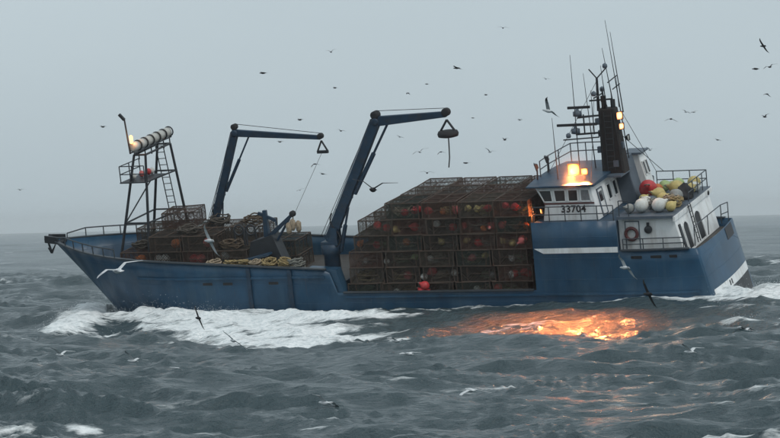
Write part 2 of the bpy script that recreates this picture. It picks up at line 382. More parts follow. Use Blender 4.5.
    out = N(t, 'ShaderNodeOutputMaterial'); p = N(t, 'ShaderNodeBsdfPrincipled')
    p.inputs['Base Color'].default_value = (0.042, 0.068, 0.077, 1); p.inputs['Roughness'].default_value = 0.20; p.inputs['IOR'].default_value = 1.333
    p.inputs['Specular IOR Level'].default_value = 0.5
    tc = N(t, 'ShaderNodeTexCoord')
    mp = N(t, 'ShaderNodeMapping'); mp.inputs['Rotation'].default_value = (0, 0, R(28)); mp.inputs['Scale'].default_value = (1.0, 1.35, 1)
    t.links.new(tc.outputs['Object'], mp.inputs['Vector'])
    n1 = N(t, 'ShaderNodeTexNoise'); n1.inputs['Scale'].default_value = 1.9; n1.inputs['Detail'].default_value = 5; n1.inputs['Roughness'].default_value = 0.6
    t.links.new(mp.outputs[0], n1.inputs['Vector'])
    bp = N(t, 'ShaderNodeBump'); bp.inputs['Strength'].default_value = 1.0; bp.inputs['Distance'].default_value = 0.34
    t.links.new(n1.outputs['Fac'], bp.inputs['Height']); t.links.new(bp.outputs[0], p.inputs['Normal'])
    fo = N(t, 'ShaderNodeBsdfPrincipled'); fo.inputs['Base Color'].default_value = (0.74, 0.78, 0.79, 1); fo.inputs['Roughness'].default_value = 0.85
    fo.inputs['Specular IOR Level'].default_value = 0.2
    n4 = N(t, 'ShaderNodeTexNoise'); n4.inputs['Scale'].default_value = 4.5; n4.inputs['Detail'].default_value = 6; n4.inputs['Roughness'].default_value = 0.8
    t.links.new(tc.outputs['Object'], n4.inputs['Vector'])
    fr_ = N(t, 'ShaderNodeValToRGB'); fr_.color_ramp.elements[0].position = 0.36; fr_.color_ramp.elements[0].color = (0.58, 0.64, 0.65, 1); fr_.color_ramp.elements[1].position = 0.56; fr_.color_ramp.elements[1].color = (0.90, 0.92, 0.92, 1)
    t.links.new(n4.outputs['Fac'], fr_.inputs['Fac']); t.links.new(fr_.outputs[0], fo.inputs['Base Color'])
    aN = N(t, 'ShaderNodeAttribute', attribute_name='foam')
    n2 = N(t, 'ShaderNodeTexNoise'); n2.inputs['Scale'].default_value = 2.0; n2.inputs['Detail'].default_value = 7; n2.inputs['Roughness'].default_value = 0.72
    mp2 = N(t, 'ShaderNodeMapping'); mp2.inputs['Rotation'].default_value = (0, 0, R(40)); mp2.inputs['Scale'].default_value = (0.45, 1.2, 1)
    t.links.new(tc.outputs['Object'], mp2.inputs['Vector']); t.links.new(mp2.outputs[0], n2.inputs['Vector'])
    su = N(t, 'ShaderNodeMath', operation='SUBTRACT'); su.inputs[1].default_value = 0.5; t.links.new(n2.outputs['Fac'], su.inputs[0])
    mu = N(t, 'ShaderNodeMath', operation='MULTIPLY_ADD'); mu.inputs[1].default_value = 3.0
    t.links.new(su.outputs[0], mu.inputs[0]); t.links.new(aN.outputs['Fac'], mu.inputs[2])
    gate = N(t, 'ShaderNodeMapRange'); gate.inputs['From Min'].default_value = 0.02; gate.inputs['From Max'].default_value = 0.2
    t.links.new(aN.outputs['Fac'], gate.inputs['Value'])
    rp = N(t, 'ShaderNodeMapRange'); rp.inputs['From Min'].default_value = 0.22; rp.inputs['From Max'].default_value = 0.85; t.links.new(mu.outputs[0], rp.inputs['Value'])
    mg = N(t, 'ShaderNodeMath', operation='MULTIPLY'); t.links.new(rp.outputs[0], mg.inputs[0]); t.links.new(gate.outputs[0], mg.inputs[1])
    b2 = N(t, 'ShaderNodeBump'); b2.inputs['Strength'].default_value = 0.7; b2.inputs['Distance'].default_value = 0.15
    t.links.new(n2.outputs['Fac'], b2.inputs['Height']); t.links.new(b2.outputs[0], fo.inputs['Normal'])
    mx = N(t, 'ShaderNodeMixShader'); t.links.new(mg.outputs[0], mx.inputs[0]); t.links.new(p.outputs[0], mx.inputs[1]); t.links.new(fo.outputs[0], mx.inputs[2])
    t.links.new(mx.outputs[0], out.inputs['Surface'])
    me.materials.append(m)
    # flying droplets over the heaviest broken water near the boat
    cand = np.flatnonzero(((foam > 0.55) & (np.hypot(L, S) < 40) & (off < 16) & ~near & ((L > 7) | (L < -18.5))).ravel())
    rs = np.random.RandomState(8); pick = rs.choice(cand, 6000); bp_ = v[pick]
    hgt = rs.exponential(0.11, len(pick)); hgt *= np.where(L.ravel()[pick] > 10, 1.9, 1.0); sz = rs.uniform(0.004, 0.011, len(pick))
    cen = bp_+np.stack([rs.normal(0, .25, len(pick)), rs.normal(0, .25, len(pick)), hgt], -1)
    tet = np.array([[1, 1, 1], [1, -1, -1], [-1, 1, -1], [-1, -1, 1]], float)
    dv_ = (cen[:, None, :]+tet[None]*sz[:, None, None]).reshape(-1, 3)
    df = (np.arange(len(pick))[:, None, None]*4+np.array([[0, 1, 2], [0, 3, 1], [0, 2, 3], [1, 3, 2]])[None]).reshape(-1, 3)
    dm = bpy.data.meshes.new('spray'); dm.from_pydata(dv_.tolist(), [], df.tolist()); dm.materials.append(mat('spray_drops', (0.75, 0.79, 0.80), 0.5, var=0.05)); dm.update()
    do = bpy.data.objects.new('spray', dm); C.objects.link(do); tag(do, 'white spray thrown up along the bow wave and wake', 'spray', kind='stuff')
    return o
build_sea()

# the misty air over the sea
hz = MB().box((-7200, -7200, -6), (7200, 7200, 40)).build('haze', [bpy.data.materials.new('misty_air')])
hm = hz.data.materials[0]; hm.use_nodes = True; t = hm.node_tree; t.nodes.clear()
out = N(t, 'ShaderNodeOutputMaterial'); pv = N(t, 'ShaderNodeVolumePrincipled')
pv.inputs['Color'].default_value = (0.985, 0.99, 0.99, 1); pv.inputs['Density'].default_value = 0.00015; pv.inputs['Anisotropy'].default_value = 0.2
t.links.new(pv.outputs[0], out.inputs['Volume'])
tag(hz, 'thin grey mist hanging over the whole sea', 'haze', kind='stuff')

# ------------------------------------------------------------------ the boat
boat = empty('fishing_boat'); boat.matrix_world = SHIP
tag(boat, 'blue and white crab fishing boat numbered 33704, heeling towards the viewer', 'boat')

STEM_Z = [(-1.9, 15.6), (-0.2, 17.15), (2.0, 19.0), (4.06, 20.87)]
def gun(x):
    if x > 1.95: return float(np.interp(x, [1.95, 6.3, 12, 17, 20.87], [2.92, 3.15, 3.48, 3.74, 4.06]))
    if x > -9.15: return 1.67
    if x > -13.68: return 5.2
    return 3.65
def half(xg, z):
    """half breadth at a station named by its x on the gunwale"""
    f = min(max((z+1.9)/5.9, 0), 1)
    ent = 14.0-4.6*f; n = 1.75+0.75*f
    u = min(max((20.87-xg)/ent, 0), 1)
    b = 3.9*(1-(1-u)**n)
    if z < 0.3: b *= 1-0.30*((0.3-z)/2.2)**2
    if xg < -14: b -= 0.30*((-14-xg)/3.7)**2
    return b
def hx(xg, z):
    x = xg
    if xg > 6:
        st = float(np.interp(z, [a for a, b in STEM_Z], [b for a, b in STEM_Z])); x -= (20.87-st)*((xg-6)/14.87)**1.5
    if xg < -14: x -= 0.62*((3.65-z)/2.55)*min((-14-xg)/3.4, 1.0)
    return x
def build_hull():
    st = [20.87, 20.7, 20.4, 20, 19.5, 19, 18.3, 17.5, 16.5, 15.5, 14.3, 13, 11.5, 10, 8, 6, 4, 2.75, 2.3, 1.95, 1.94, 1.0, -2, -5, -8, -9.14, -9.16, -11, -13.67, -13.69, -14.8, -15.8, -16.5, -17.0, -17.3]
    zl = [-1.9, -1.4, -0.8, -0.2, 0.4, 1.0]
    mb = MB(); rows = []
    prof = []
    for x in st:
        g = gun(x)
        if 1.94 < x < 2.4: g = {2.3: 2.75, 1.95: 1.67}.get(x, g)      # bulwark sweeps down to the low waist
        zs = zl+[1.0+(g-1.0)*k/4 for k in range(1, 5)]
        prof.append([(hx(x, z), half(x, z), z) for z in zs])
    # rounded port and starboard quarters
    for e, inb in ((-17.62, 0.03), (-17.72, 0.10), (-17.76, 0.22)):
        zs = zl+[1.0+(3.65-1.0)*k/4 for k in range(1, 5)]
        prof.append([(hx(e, z), half(-17.3, z)-inb, z) for z in zs])
    m = len(prof[0])
    for sgn in (1, -1):
        vs = [(x, sgn*y, z) for p in prof for x, y, z in p]
        fs = []
        for i in range(len(prof)-1):
            for j in range(m-1):
                a, b, c, d = i*m+j, (i+1)*m+j, (i+1)*m+j+1, i*m+j+1
                fs.append((a, b, c, d) if sgn > 0 else (a, d, c, b))
        mb.add(vs, fs, True)
    # transom, slightly bowed
    last = prof[-1]; nn = 8; vs = []
    for x, y, z in last:
        for k in range(nn+1):
            u = 1-2*k/nn; vs.append((x-0.16*(1-u*u), y*u, z))
    mb.add(vs, [(j*(nn+1)+k, j*(nn+1)+k+1, (j+1)*(nn+1)+k+1, (j+1)*(nn+1)+k) for j in range(m-1) for k in range(nn)], True)
    # bottom
    mb.add([(p[0][0], s*p[0][1], p[0][2]) for s in (1, -1) for p in prof], [(i, i+1, len(prof)+i+1, len(prof)+i) for i in range(len(prof)-1)])
    o = mb.build('hull', M['hull'], boat)
    import bmesh
    bm = bmesh.new(); bm.from_mesh(o.data); bmesh.ops.remove_doubles(bm, verts=bm.verts, dist=0.003); bm.to_mesh(o.data); bm.free()
    o.data.set_sharp_from_angle(angle=R(24))
    s = o.modifiers.new('plate', 'SOLIDIFY'); s.thickness = 0.07; s.offset = -1
    return prof, m
PROF, PM = build_hull()
hull = [c for c in boat.children if c.name.startswith('hull')][0]
# bulwark cap rail, one run for each height
def cap_run(x0, x1, name='cap_rail', n=24, m='rail', h=0.07, w_=0.2):
    for sg in (1, -1):
        mb = MB()
        pts = []
        for i in range(n+1):
            x = x0+(x1-x0)*i/n; g = gun(x); pts.append((hx(x, g), sg*half(x, g), g+h/2-0.01))
        for a, b in zip(pts[:-1], pts[1:]): mb.bar(a, b, w_, h)
        mb.build(name, M[m], hull)
cap_run(20.6, 2.5, n=34); cap_run(1.6, -9.0, n=4); cap_run(-13.8, -17.3, n=8)
# rubbing strakes along the side
for z, x0, x1 in ((1.45, 1.5, -17.2), (2.55, 14.5, 2.6)):
    for sg in (1, -1):
        mb = MB(); n = 30; pts = [(hx(x0+(x1-x0)*i/n, z), sg*(half(x0+(x1-x0)*i/n, z)+0.03), z) for i in range(n+1)]
        for a, b in zip(pts[:-1], pts[1:]): mb.bar(a, b, 0.10, 0.12)
        mb.build('rubbing_strake', M['hull'], hull)
# vertical fender bars welded to the side
for x in (7.0, 4.6):
    MB().bar((x, half(x, 1.2)+0.06, 0.2), (x, half(x, 3)+0.06, gun(x)-0.1), 0.10, 0.22, side=(0, 1, 0)).build('fender_bar', M['crane'], hull)
# scuppers along the waterways
for x in (9.5, 8.3, 5.6, -14.6, -15.6, -16.4):
    z = 2.25 if x > 0 else 3.3
    MB().box((x-0.28, half(x, z)-0.02, z-0.07), (x+0.28, half(x, z)+0.015, z+0.07)).build('scupper', M['black'], hull)
# white boot stripe with dark under it across the transom
def transom_strip(z0, z1, off, name, m, y0=2.75, y1=-2.75):
    mb = MB(); n = 12; vs = []
    for z in (z0, z1):
        for k in range(n+1):
            y = y0+(y1-y0)*k/n; b = half(-17.3, z)-0.22; u = y/b
            vs.append((hx(-17.76, z)-0.16*(1-u*u)-off, y, z))
    mb.add(vs, [(k, n+1+k, n+2+k, k+1) for k in range(n)])
    o = mb.build(name, m, hull); s = o.modifiers.new('t', 'SOLIDIFY'); s.thickness = 0.012; s.offset = 0; return o
transom_strip(0.98, 1.42, 0.012, 'boot_stripe', M['white'], 3.3, -3.3)
transom_strip(-0.6, 0.96, 0.012, 'bottom_paint', M['bottom'], 3.2, -3.2)
for k, yy in enumerate((0.9, 0.55)):
    transom_strip(1.08, 1.34, 0.024, 'draft_mark', M['steel'], yy, yy-0.16)
# anchor roller, fairlead on the stem head
mb = MB(); mb.bar((20.3, 0.45, 4.1), (21.25, 0.22, 4.16), 0.12, 0.4); mb.bar((20.3, -0.45, 4.1), (21.25, -0.22, 4.16), 0.12, 0.4); mb.tube((21.1, -0.3, 4.15), (21.1, 0.3, 4.15), 0.17, n=10)
mb.bar((20.2, 0, 3.95), (20.9, 0, 4.0), 0.8, 0.1); mb.build('anchor_roller', M['steel'], boat)
mb = MB(); mb.bar((21.2, 0.05, 4.1), (21.0, 0.08, 3.35), 0.09, 0.09)
for s in (-1, 1): mb.bar((21.0, 0.08, 3.35), (20.95, 0.08+s*0.42, 3.72), 0.12, 0.10, 0.05, 0.04)
mb.build('anchor', M['steel'], boat)

# decks
def deck_run(x0, x1, z, name, m, n=12, inset=0.08):
    mb = MB(); vs = []
    for i in range(n+1):
        x = x0+(x1-x0)*i/n; b = max(half(x, z)-inset, 0.02); xx = hx(x, z)-(0.1 if x > 15 else 0); vs += [(xx, b, z), (xx, -b, z), (xx, b, z-0.08), (xx, -b, z-0.08)]
    fs = []
    for i in range(n):
        a = i*4; fs += [(a, a+4, a+5, a+1), (a+2, a+3, a+7, a+6)]
    fs += [(0, 1, 3, 2), (4*n, 4*n+2, 4*n+3, 4*n+1)]
    return mb.add(vs, fs).build(name, m, boat)
deck_run(20.2, 1.97, 2.05, 'foredeck', M['deck'], 26)
deck_run(1.92, -9.1, 1.2, 'working_deck', M['deck'], 6)
deck_run(-13.7, -17.6, 3.2, 'aft_deck', M['deck'], 8, inset=0.12)
MB().box((1.93, -3.7, 1.2), (1.99, 3.7, 2.05)).build('deck_step', M['blue'], boat)
# foredeck railing along both bulwarks, round the bow
for sg in (1, -1):
    mb = MB(); n = 12 if sg < 0 else 7; xs = np.linspace(20.3, 11.6 if sg < 0 else 15.4, n); top = []
    for i, x in enumerate(xs):
        g = gun(x); b = half(x, g); p = Vector((hx(x, g), sg*b, g)); q = p+Vector((0, sg*0.04, 0.52 if i else 0.30)); mb.tube(p, q, 0.035, n=5); top.append(q)
    mb.path(top, 0.04)
    mb.build('railing', M['rail'], boat)

# ---- the deckhouse
blk = MB().box((-13.62, -3.78, 1.3), (-9.2, 3.78, 5.12)).build('deckhouse', M['blue'], boat)
o = MB().add([(-9.7, 3.905, 3.58), (-13.66, 3.905, 3.58), (-13.66, 3.905, 3.86), (-9.22, 3.905, 3.84), (-9.7, 3.93, 3.58), (-13.66, 3.93, 3.58), (-13.66, 3.93, 3.86), (-9.22, 3.93, 3.84)],
    [(0,3,2,1),(4,5,6,7),(0,1,5,4),(1,2,6,5),(2,3,7,6),(3,0,4,7)]).build('white_stripe', M['white'], hull)

# wheelhouse
wh = MB().prism([(-9.62, 5.12), (-9.78, 6.02), (-9.30, 6.86), (-12.28, 6.86), (-12.62, 5.12)], -3.2, 3.2).build('wheelhouse', M['white'], boat); bevel(wh, 0.03)
def quad_panel(pts, th, outward, name, m, parent):
    """a four cornered plate with thickness along the outward direction"""
    ov = Vector(outward)*th; p = [Vector(q) for q in pts]
    return MB().add(p+[q+ov for q in p], [(0,1,2,3),(7,6,5,4),(0,4,5,1),(1,5,6,2),(2,6,7,3),(3,7,4,0)]).build(name, m, parent)
def frame_of(pts, th, wd, outward, name, m, parent):
    mb = MB(); p = [Vector(q)+Vector(outward)*th/2 for q in pts]
    for i in range(4):
        d = (p[(i+1) % 4]-p[i]).normalized()*wd/2
        mb.bar(p[i]-d, p[(i+1) % 4]+d, th, wd, side=outward)
    return mb.build(name, m, parent)
WY = 3.2
def wx(x, z): return x
# four port side windows, the first leaning with the wheelhouse front
side_w = [((-9.76, 6.13), (-10.22, 6.13), (-10.16, 6.74), (-9.48, 6.74)), ((-10.36, 6.13), (-10.92, 6.13), (-10.92, 6.74), (-10.30, 6.74)),
          ((-11.06, 6.13), (-11.58, 6.13), (-11.58, 6.74), (-11.06, 6.74)), ((-11.72, 6.13), (-12.26, 6.13), (-12.18, 6.74), (-11.72, 6.74))]
for i, q in enumerate(side_w):
    for sg in (1, -1):
        pts = [(x, sg*WY, z) for x, z in q]
        quad_panel(pts, 0.02, (0, sg, 0), 'window', M['pane'] if i == 3 else M['glass'], wh)
        frame_of(pts, 0.05, 0.06, (0, sg, 0), 'window_frame', M['white'], wh)
# front windows, raked
fn = Vector((0.866, 0, -0.49)).normalized()
for k in range(6):
    y0 = 2.95-k*1.0; y1 = y0-0.86
    pts = [(-9.75+0.05*0.57, y0, 6.10), (-9.75+0.05*0.57, y1, 6.10), (-9.37, y1, 6.74), (-9.37, y0, 6.74)]
    quad_panel(pts, 0.03, fn, 'window', M['glass'], wh)
for sg in (1, -1):
    MB().box((-12.42, min(sg*3.2, sg*3.235), 5.99), (-9.76, max(sg*3.2, sg*3.235), 6.06)).build('maroon_band', M['redband'], wh)
# aft wall: a door and two tall windows, walkway rails
def aft_pt(y, z): return (-12.62+(z-5.12)*0.34/1.74, y, z)
an = Vector((-1, 0, 0.19)).normalized()
for (y0, y1, z0, z1, nm, m_) in ((2.5, 1.7, 5.22, 6.55, 'door', 'white'), (0.95, 0.40, 5.72, 6.48, 'window', 'glass'), (-0.10, -0.65, 5.72, 6.48, 'window', 'glass')):
    pts = [aft_pt(y0, z0), aft_pt(y1, z0), aft_pt(y1, z1), aft_pt(y0, z1)]
    quad_panel(pts, 0.03, an, nm, M[m_], wh)
    frame_of(pts, 0.06, 0.06, an, nm+'_frame', M['white'] if nm == 'window' else M['grey'], wh)
pts = [aft_pt(2.35, 5.9), aft_pt(1.85, 5.9), aft_pt(1.85, 6.4), aft_pt(2.35, 6.4)]
quad_panel([Vector(p)+an*0.035 for p in pts], 0.015, an, 'door_window', M['glass'], wh)
# registration number
cu = bpy.data.curves.new('number', 'FONT'); cu.body = '33704'; cu.size = 0.50; cu.extrude = 0.008; cu.align_x = 'CENTER'; cu.align_y = 'CENTER'; cu.offset = 0.012; cu.space_character = 1.08
to = bpy.data.objects.new('tmp', cu); C.objects.link(to)
nm = bpy.data.meshes.new_from_object(to); bpy.data.objects.remove(to); nm.materials.clear(); nm.materials.append(M['black'])
for sg in (1,):
    no = bpy.data.objects.new('registration_number', nm); C.objects.link(no); no.parent = wh
    no.matrix_local = Matrix.Translation((-11.28, 3.215, 5.72)) @ Matrix(((-1, 0, 0, 0), (0, 0, 1, 0), (0, 1, 0, 0), (0, 0, 0, 1)))
    no['label'] = 'black number 33704 painted on the white side'

# roof with overhanging visor
rf = MB()
ys = np.linspace(-3.5, 3.5, 9); vs = []
for y in ys:
    cmb = 0.10*(1-(y/3.5)**2)
    fx = -8.82-0.10*(abs(y)/3.5)**3
    for x, z in ((fx, 6.90), (-12.55, 6.90), (-12.55, 7.02+cmb), (fx, 6.98+cmb)): vs.append((x, y, z))
fs = []
for i in range(8):
    for j in range(4): fs.append((i*4+j, i*4+(j+1) % 4, (i+1)*4+(j+1) % 4, (i+1)*4+j))
fs += [(3, 2, 1, 0), (32, 33, 34, 35)]
rf = rf.add(vs, fs).build('roof', M['blue'], wh); bevel(rf, 0.02)
# roof railing: starboard side and round the front
mb = MB(); pts = [(-9.0, 1.2), (-8.95, -0.4), (-9.0, -2.0), (-9.3, -3.2), (-10.1, -3.35), (-11.1, -3.35), (-12.2, -3.35)]
for lev in (0.42, 0.85):
    mb.path([(x, y, 7.03+lev+(0.12 if k > 2 else 0)) for k, (x, y) in enumerate(pts)], 0.03)
for k, (x, y) in enumerate(pts): mb.tube((x, y, 6.95), (x, y, 7.88+(0.12 if k > 2 else 0)), 0.03)
mb.build('railing', M['rail'], boat)
# railing of the wheelhouse deck, port and starboard
for sg in (1, -1):
    mb = MB(); xs = np.linspace(-9.3, -13.55, 6)
    for x in xs: mb.tube((x, sg*3.82, 5.15), (x, sg*3.82, 5.98), 0.028)
    for z in (5.58, 5.98): mb.tube((xs[0], sg*3.82, z), (xs[-1], sg*3.82, z), 0.028)
    mb.build('railing', M['rail'], boat)

# ---- lamps on the roof
def flood(name, loc, size, aim, lit, watt=0, col=(1.0, 0.27, 0.07), spot=True, post=None, parent=boat, throw=None, cone=165):
    x, y, z = loc; a = Vector(aim).normalized(); root = empty(name, parent)
    up_ = Vector((0, 0, 1)); sd = a.cross(up_).normalized(); u = sd.cross(a)
    c = Vector(loc); h = size/2
    def fr(d, s): return [c+a*d+sd*(i*h*s)+u*(j*h*s) for i, j in ((-1,-1),(1,-1),(1,1),(-1,1))]
    b0, b1 = fr(-size*0.45, 0.55), fr(0, 1.0)
    mb = MB(); mb.add(b0+b1, [(3,2,1,0),(0,1,5,4),(1,2,6,5),(2,3,7,6),(3,0,4,7)])
    for i in range(4): mb.bar(b1[i], b1[(i+1) % 4], 0.03, 0.03)
    mb.build('lamp_housing', M['steel'], root)
    # slightly domed glass; the lamp burns hottest at its middle
    gb = MB(); gn = 10; gv = []; hot = []
    for i in range(gn+1):
        for j in range(gn+1):
            su, sv = 2*i/gn-1, 2*j/gn-1; gv.append(c+a*(-0.03+0.03*(1-su*su)*(1-sv*sv))+sd*(su*h*0.93)+u*(sv*h*0.93)); hot.append(max(0.0, 1-(su*su+sv*sv)*0.62))
    gb.add(gv, [(i*(gn+1)+j, (i+1)*(gn+1)+j, (i+1)*(gn+1)+j+1, i*(gn+1)+j+1) for i in range(gn) for j in range(gn)], True)
    go = gb.build('lamp_glass', lit if lit else M['lampglass'], root)
    at_ = go.data.attributes.new('hot', 'FLOAT', 'POINT'); at_.data.foreach_set('value', hot)
    if post: mb = MB(); mb.tube(c-u*h*0.9-a*0.05, post, 0.04); mb.tube(c-sd*h*1.1-u*h, c+sd*h*1.1-u*h, 0.025); mb.build('lamp_bracket', M['steel'], root)
    if watt:
        if throw:
            # stray light off the lamp glass, all round
            Q = bpy.data.lights.new(name+'_spill', 'POINT'); Q.energy = watt*0.013; Q.color = col; Q.shadow_soft_size = size*0.3
            qo = bpy.data.objects.new(name+'_spill', Q); C.objects.link(qo); qo.parent = root; qo.location = c+a*0.22
        L = bpy.data.lights.new(name+'_light', 'SPOT'); L.energy = watt; L.color = col; L.spot_size = R(cone); L.spot_blend = 0.9; L.shadow_soft_size = size*0.45
        lo = bpy.data.objects.new(name+'_light', L); C.objects.link(lo); lo.parent = root
        lo.matrix_local = Matrix.Translation(c+a*0.06) @ (Vector(throw).normalized() if throw else a).to_track_quat('-Z', 'Y').to_matrix().to_4x4()
    return root
flood('floodlight', (-11.22, 2.45, 7.62), 0.62, (-0.05, 1, -0.10), M['lamp_on'], 15000, post=(-11.22, 2.4, 7.0), throw=(-0.14, 1, -0.55), cone=54)
flood('floodlight', (-11.78, 2.45, 7.50), 0.34, (-0.15, 1, -0.12), M['lamp_on'], 1800, post=(-11.78, 2.4, 7.0), throw=(-0.14, 1, -0.55), cone=54)
flood('floodlight', (-8.98, 1.9, 7.72), 0.36, (1, 0.35, -0.3), None, post=(-9.05, 1.9, 7.0))
flood('floodlight', (-8.98, 0.1, 7.78), 0.36, (1, 0.2, -0.3), None, post=(-9.05, 0.1, 7.05))
flood('deck_lamp', (-9.46, 3.05, 5.62), 0.26, (0.8, 0.6, -0.1), M['lamp_small'], 200, post=(-9.62, 3.05, 5.5))

# ---- exhaust mast, funnel casings and the electronics above
ex = MB().add([(-12.10, 0.45, 6.95), (-13.32, 0.45, 6.95), (-13.32, -0.50, 6.95), (-12.10, -0.50, 6.95), (-12.12, 0.36, 10.35), (-12.98, 0.36, 10.35), (-12.98, -0.36, 10.35), (-12.12, -0.36, 10.35)],
    [(0,3,2,1),(4,5,6,7),(0,1,5,4),(1,2,6,5),(2,3,7,6),(3,0,4,7)]).build('exhaust_casing', M['soot'], boat); bevel(ex, 0.06, 2)
for x, y in ((-12.4, 0.15), (-12.8, -0.15)): MB().lathe([(0.13, 10.3), (0.13, 10.75), (0.10, 10.75), (0.10, 10.5)], c=(x, y, 0), n=10).build('exhaust_pipe', M['soot'], ex)
MB().box((-13.3, -1.1, 6.9), (-12.0, 1.1, 6.99)).build('casing_platform', M['grey'], boat)
fc = MB().prism([(-12.56, 5.1), (-12.4, 6.9), (-12.4, 7.45), (-12.95, 7.55), (-13.5, 5.1)], -2.25, -0.95).build('funnel_casing', M['grey'], boat); bevel(fc, 0.04)
sb = MB().prism([(-12.58, 5.1), (-12.5, 7.45), (-13.25, 7.45), (-13.85, 5.1)], -3.45, -2.35).build('radio_room', M['white'], boat); bevel(sb, 0.03)
MB().prism([(-12.4, 7.45), (-12.4, 7.55), (-13.45, 7.55), (-13.45, 7.45)], -3.6, -2.2).build('roof', M['grey'], sb)
san = Vector((-0.969, 0, 0.247))
def sp(y, z): return (-13.85+(z-5.1)*0.6/2.35, y, z)
for y0 in (-2.45, -2.95):
    pts = [sp(y0, 6.3), sp(y0-0.36, 6.3), sp(y0-0.36, 7.0), sp(y0, 7.0)]; quad_panel(pts, 0.02, san, 'window', M['glass'], sb); frame_of(pts, 0.05, 0.05, san, 'window_frame', M['white'], sb)
# fittings crowding the casing: rungs, boxes, cable runs
mb = MB()
for k in range(10): z_ = 7.3+0.3*k; mb.tube((-12.45, 0.50, z_), (-12.85, 0.50, z_), 0.02, n=4)
for xx in (-12.45, -12.85): mb.tube((xx, 0.50, 7.1), (xx, 0.46, 10.2), 0.022, n=4)
mb.build('rungs', M['steel'], ex)
for q in ((-12.0, 0.1, 8.2), (-12.02, -0.2, 9.0), (-13.15, 0.1, 8.4), (-12.9, 0.42, 7.5), (-12.05, 0.25, 9.7)): MB().box((q[0]-0.13, q[1]-0.12, q[2]-0.16), (q[0]+0.13, q[1]+0.12, q[2]+0.16)).build('junction_box', M['grey'], ex)
MB().path([(-13.2, 0.44, 7.1), (-13.12, 0.42, 8.2), (-13.02, 0.40, 9.3), (-12.9, 0.38, 10.3)], 0.04).path([(-12.2, 0.44, 7.0), (-12.2, 0.42, 8.7), (-12.25, 0.40, 10.3)], 0.035).build('cable_run', M['rubber'], ex)
MB().tube((-12.4, 0.15, 10.7), (-12.4, 0.15, 11.0), 0.15, n=8).build('exhaust_cowl', M['soot'], ex)
# lights glaring aft off the casing
flood('work_light', (-13.22, 0.22, 9.95), 0.40, (-1, 0.75, 0.05), M['lamp_warm'], 250, (1.0, 0.6, 0.35))
flood('work_light', (-13.28, 0.24, 9.40), 0.32, (-1, 0.75, 0.0), M['lamp_warm'], 150, (1.0, 0.6, 0.35))
flood('work_light', (-13.42, -0.35, 8.7), 0.30, (-1, 0.1, 0.1), None)
# mast with a forked crosstree
mm = empty('radar_mast', boat)
mb = MB(); mb.tube((-12.05, 0, 10.2), (-12.1, 0, 11.95), 0.09, 0.06); mb.tube((-12.1, 0, 11.9), (-11.72, 0.05, 12.4), 0.035); mb.tube((-12.1, 0, 11.9), (-12.62, 0.05, 12.4), 0.035)
mb.tube((-12.45, 0.1, 10.2), (-12.35, 0.1, 11.4), 0.05); mb.bar((-11.6, 0, 10.75), (-12.8, 0, 10.8), 0.08, 0.08); mb.bar((-12.1, -0.8, 11.0), (-12.1, 0.8, 11.0), 0.06, 0.06)
mb.build('mast_pole', M['steel'], mm)
for (x0, x1, y, z) in ((-10.55, -11.75, 0.5, 10.5), (-9.9, -12.05, 0.5, 9.6)):
    MB().bar((x0, y, z), (x1, y, z+0.01), 0.12, 0.13).build('radar_scanner', M['steel'], mm)
    xm = (x0+x1)/2; MB().lathe([(0.12, -0.42), (0.24, -0.38), (0.24, -0.16), (0.10, -0.12), (0.08, 0)], c=(xm+0.1, y, z-0.05), n=10).build('radar_turntable', M['grey'], mm)
    MB().bar((xm+0.1, y, z-0.50), (-12.1, 0.2, z-0.50), 0.10, 0.09).build('radar_bracket', M['steel'], mm)
for (p, q) in (((-11.1, 0.8, 10.0), (-12.1, 0.3, 10.0)), ((-10.3, 0.9, 8.9), (-12.1, 0.4, 8.9)), ((-11.3, 0.3, 9.05), (-11.3, 0.3, 10.1))):
    MB().bar(p, q, 0.06, 0.06).build('mast_spreader', M['steel'], mm)
ANT = [((-11.09, 1, 7.0), (-11.09, 1, 13.32)), ((-11.45, -0.6, 7.0), (-11.2, -0.6, 12.1)), ((-10.2, 2, 7.0), (-10.16, 2, 10.26)), ((-13.15, -1.0, 7.5), (-12.49, -1, 14.76)),
       ((-13.2, -0.55, 10.0), (-12.85, -0.55, 14.2)), ((-12.9, 0, 10.3), (-12.52, 0, 13.46)), ((-12.6, 0.3, 10.3), (-12.45, 0.3, 12.6)), ((-11.75, 0.1, 9.0), (-11.75, 0.1, 11.3)), ((-12.95, 0.4, 10.3), (-12.9, 0.4, 11.5)), ((-13.05, -0.4, 10.3), (-13.0, -0.4, 11.9))]
for p, q in ANT:
    a = Vector(p); b = Vector(q); m_ = a.lerp(b, 0.45)
    MB().tube(a, m_, 0.034, 0.028, 5).tube(m_, b, 0.026, 0.012, 5).build('whip_antenna', M['steel'], mm)
MB().tube((-12.9, 0, 11.3), (-13.05, -0.8, 11.45), 0.03).tube((-12.75, 0.3, 11.7), (-12.95, -0.7, 11.9), 0.03).build('mast_spreader', M['steel'], mm)
for x, y, z in ((-12.1, 0.75, 11.1), (-12.1, -0.75, 11.1), (-10.6, 0.9, 9.0), (-12.6, 0.05, 12.42)):
    MB().lathe([(0.10, 0), (0.14, 0.08), (0.12, 0.20), (0.03, 0.26)], c=(x, y, z), n=8).build('mast_instrument', M['grey'], mm)
# stays from the mast to the aft rail
MB().tube((-12.1, 0.0, 11.8), (-9.1, 0.0, 7.1), 0.012, n=4).tube((-12.1, 0.75, 11.0), (-12.4, 3.4, 7.1), 0.012, n=4).tube((-12.1, -0.75, 11.0), (-12.3, -3.3, 7.2), 0.012, n=4).tube((-13.1, -0.6, 10.0), (-13.9, -3.3, 6.3), 0.018, n=4).tube((-13.1, 0.5, 9.2), (-14.4, -2.9, 6.4), 0.018, n=4).build('stay_wire', M['steel'], mm)

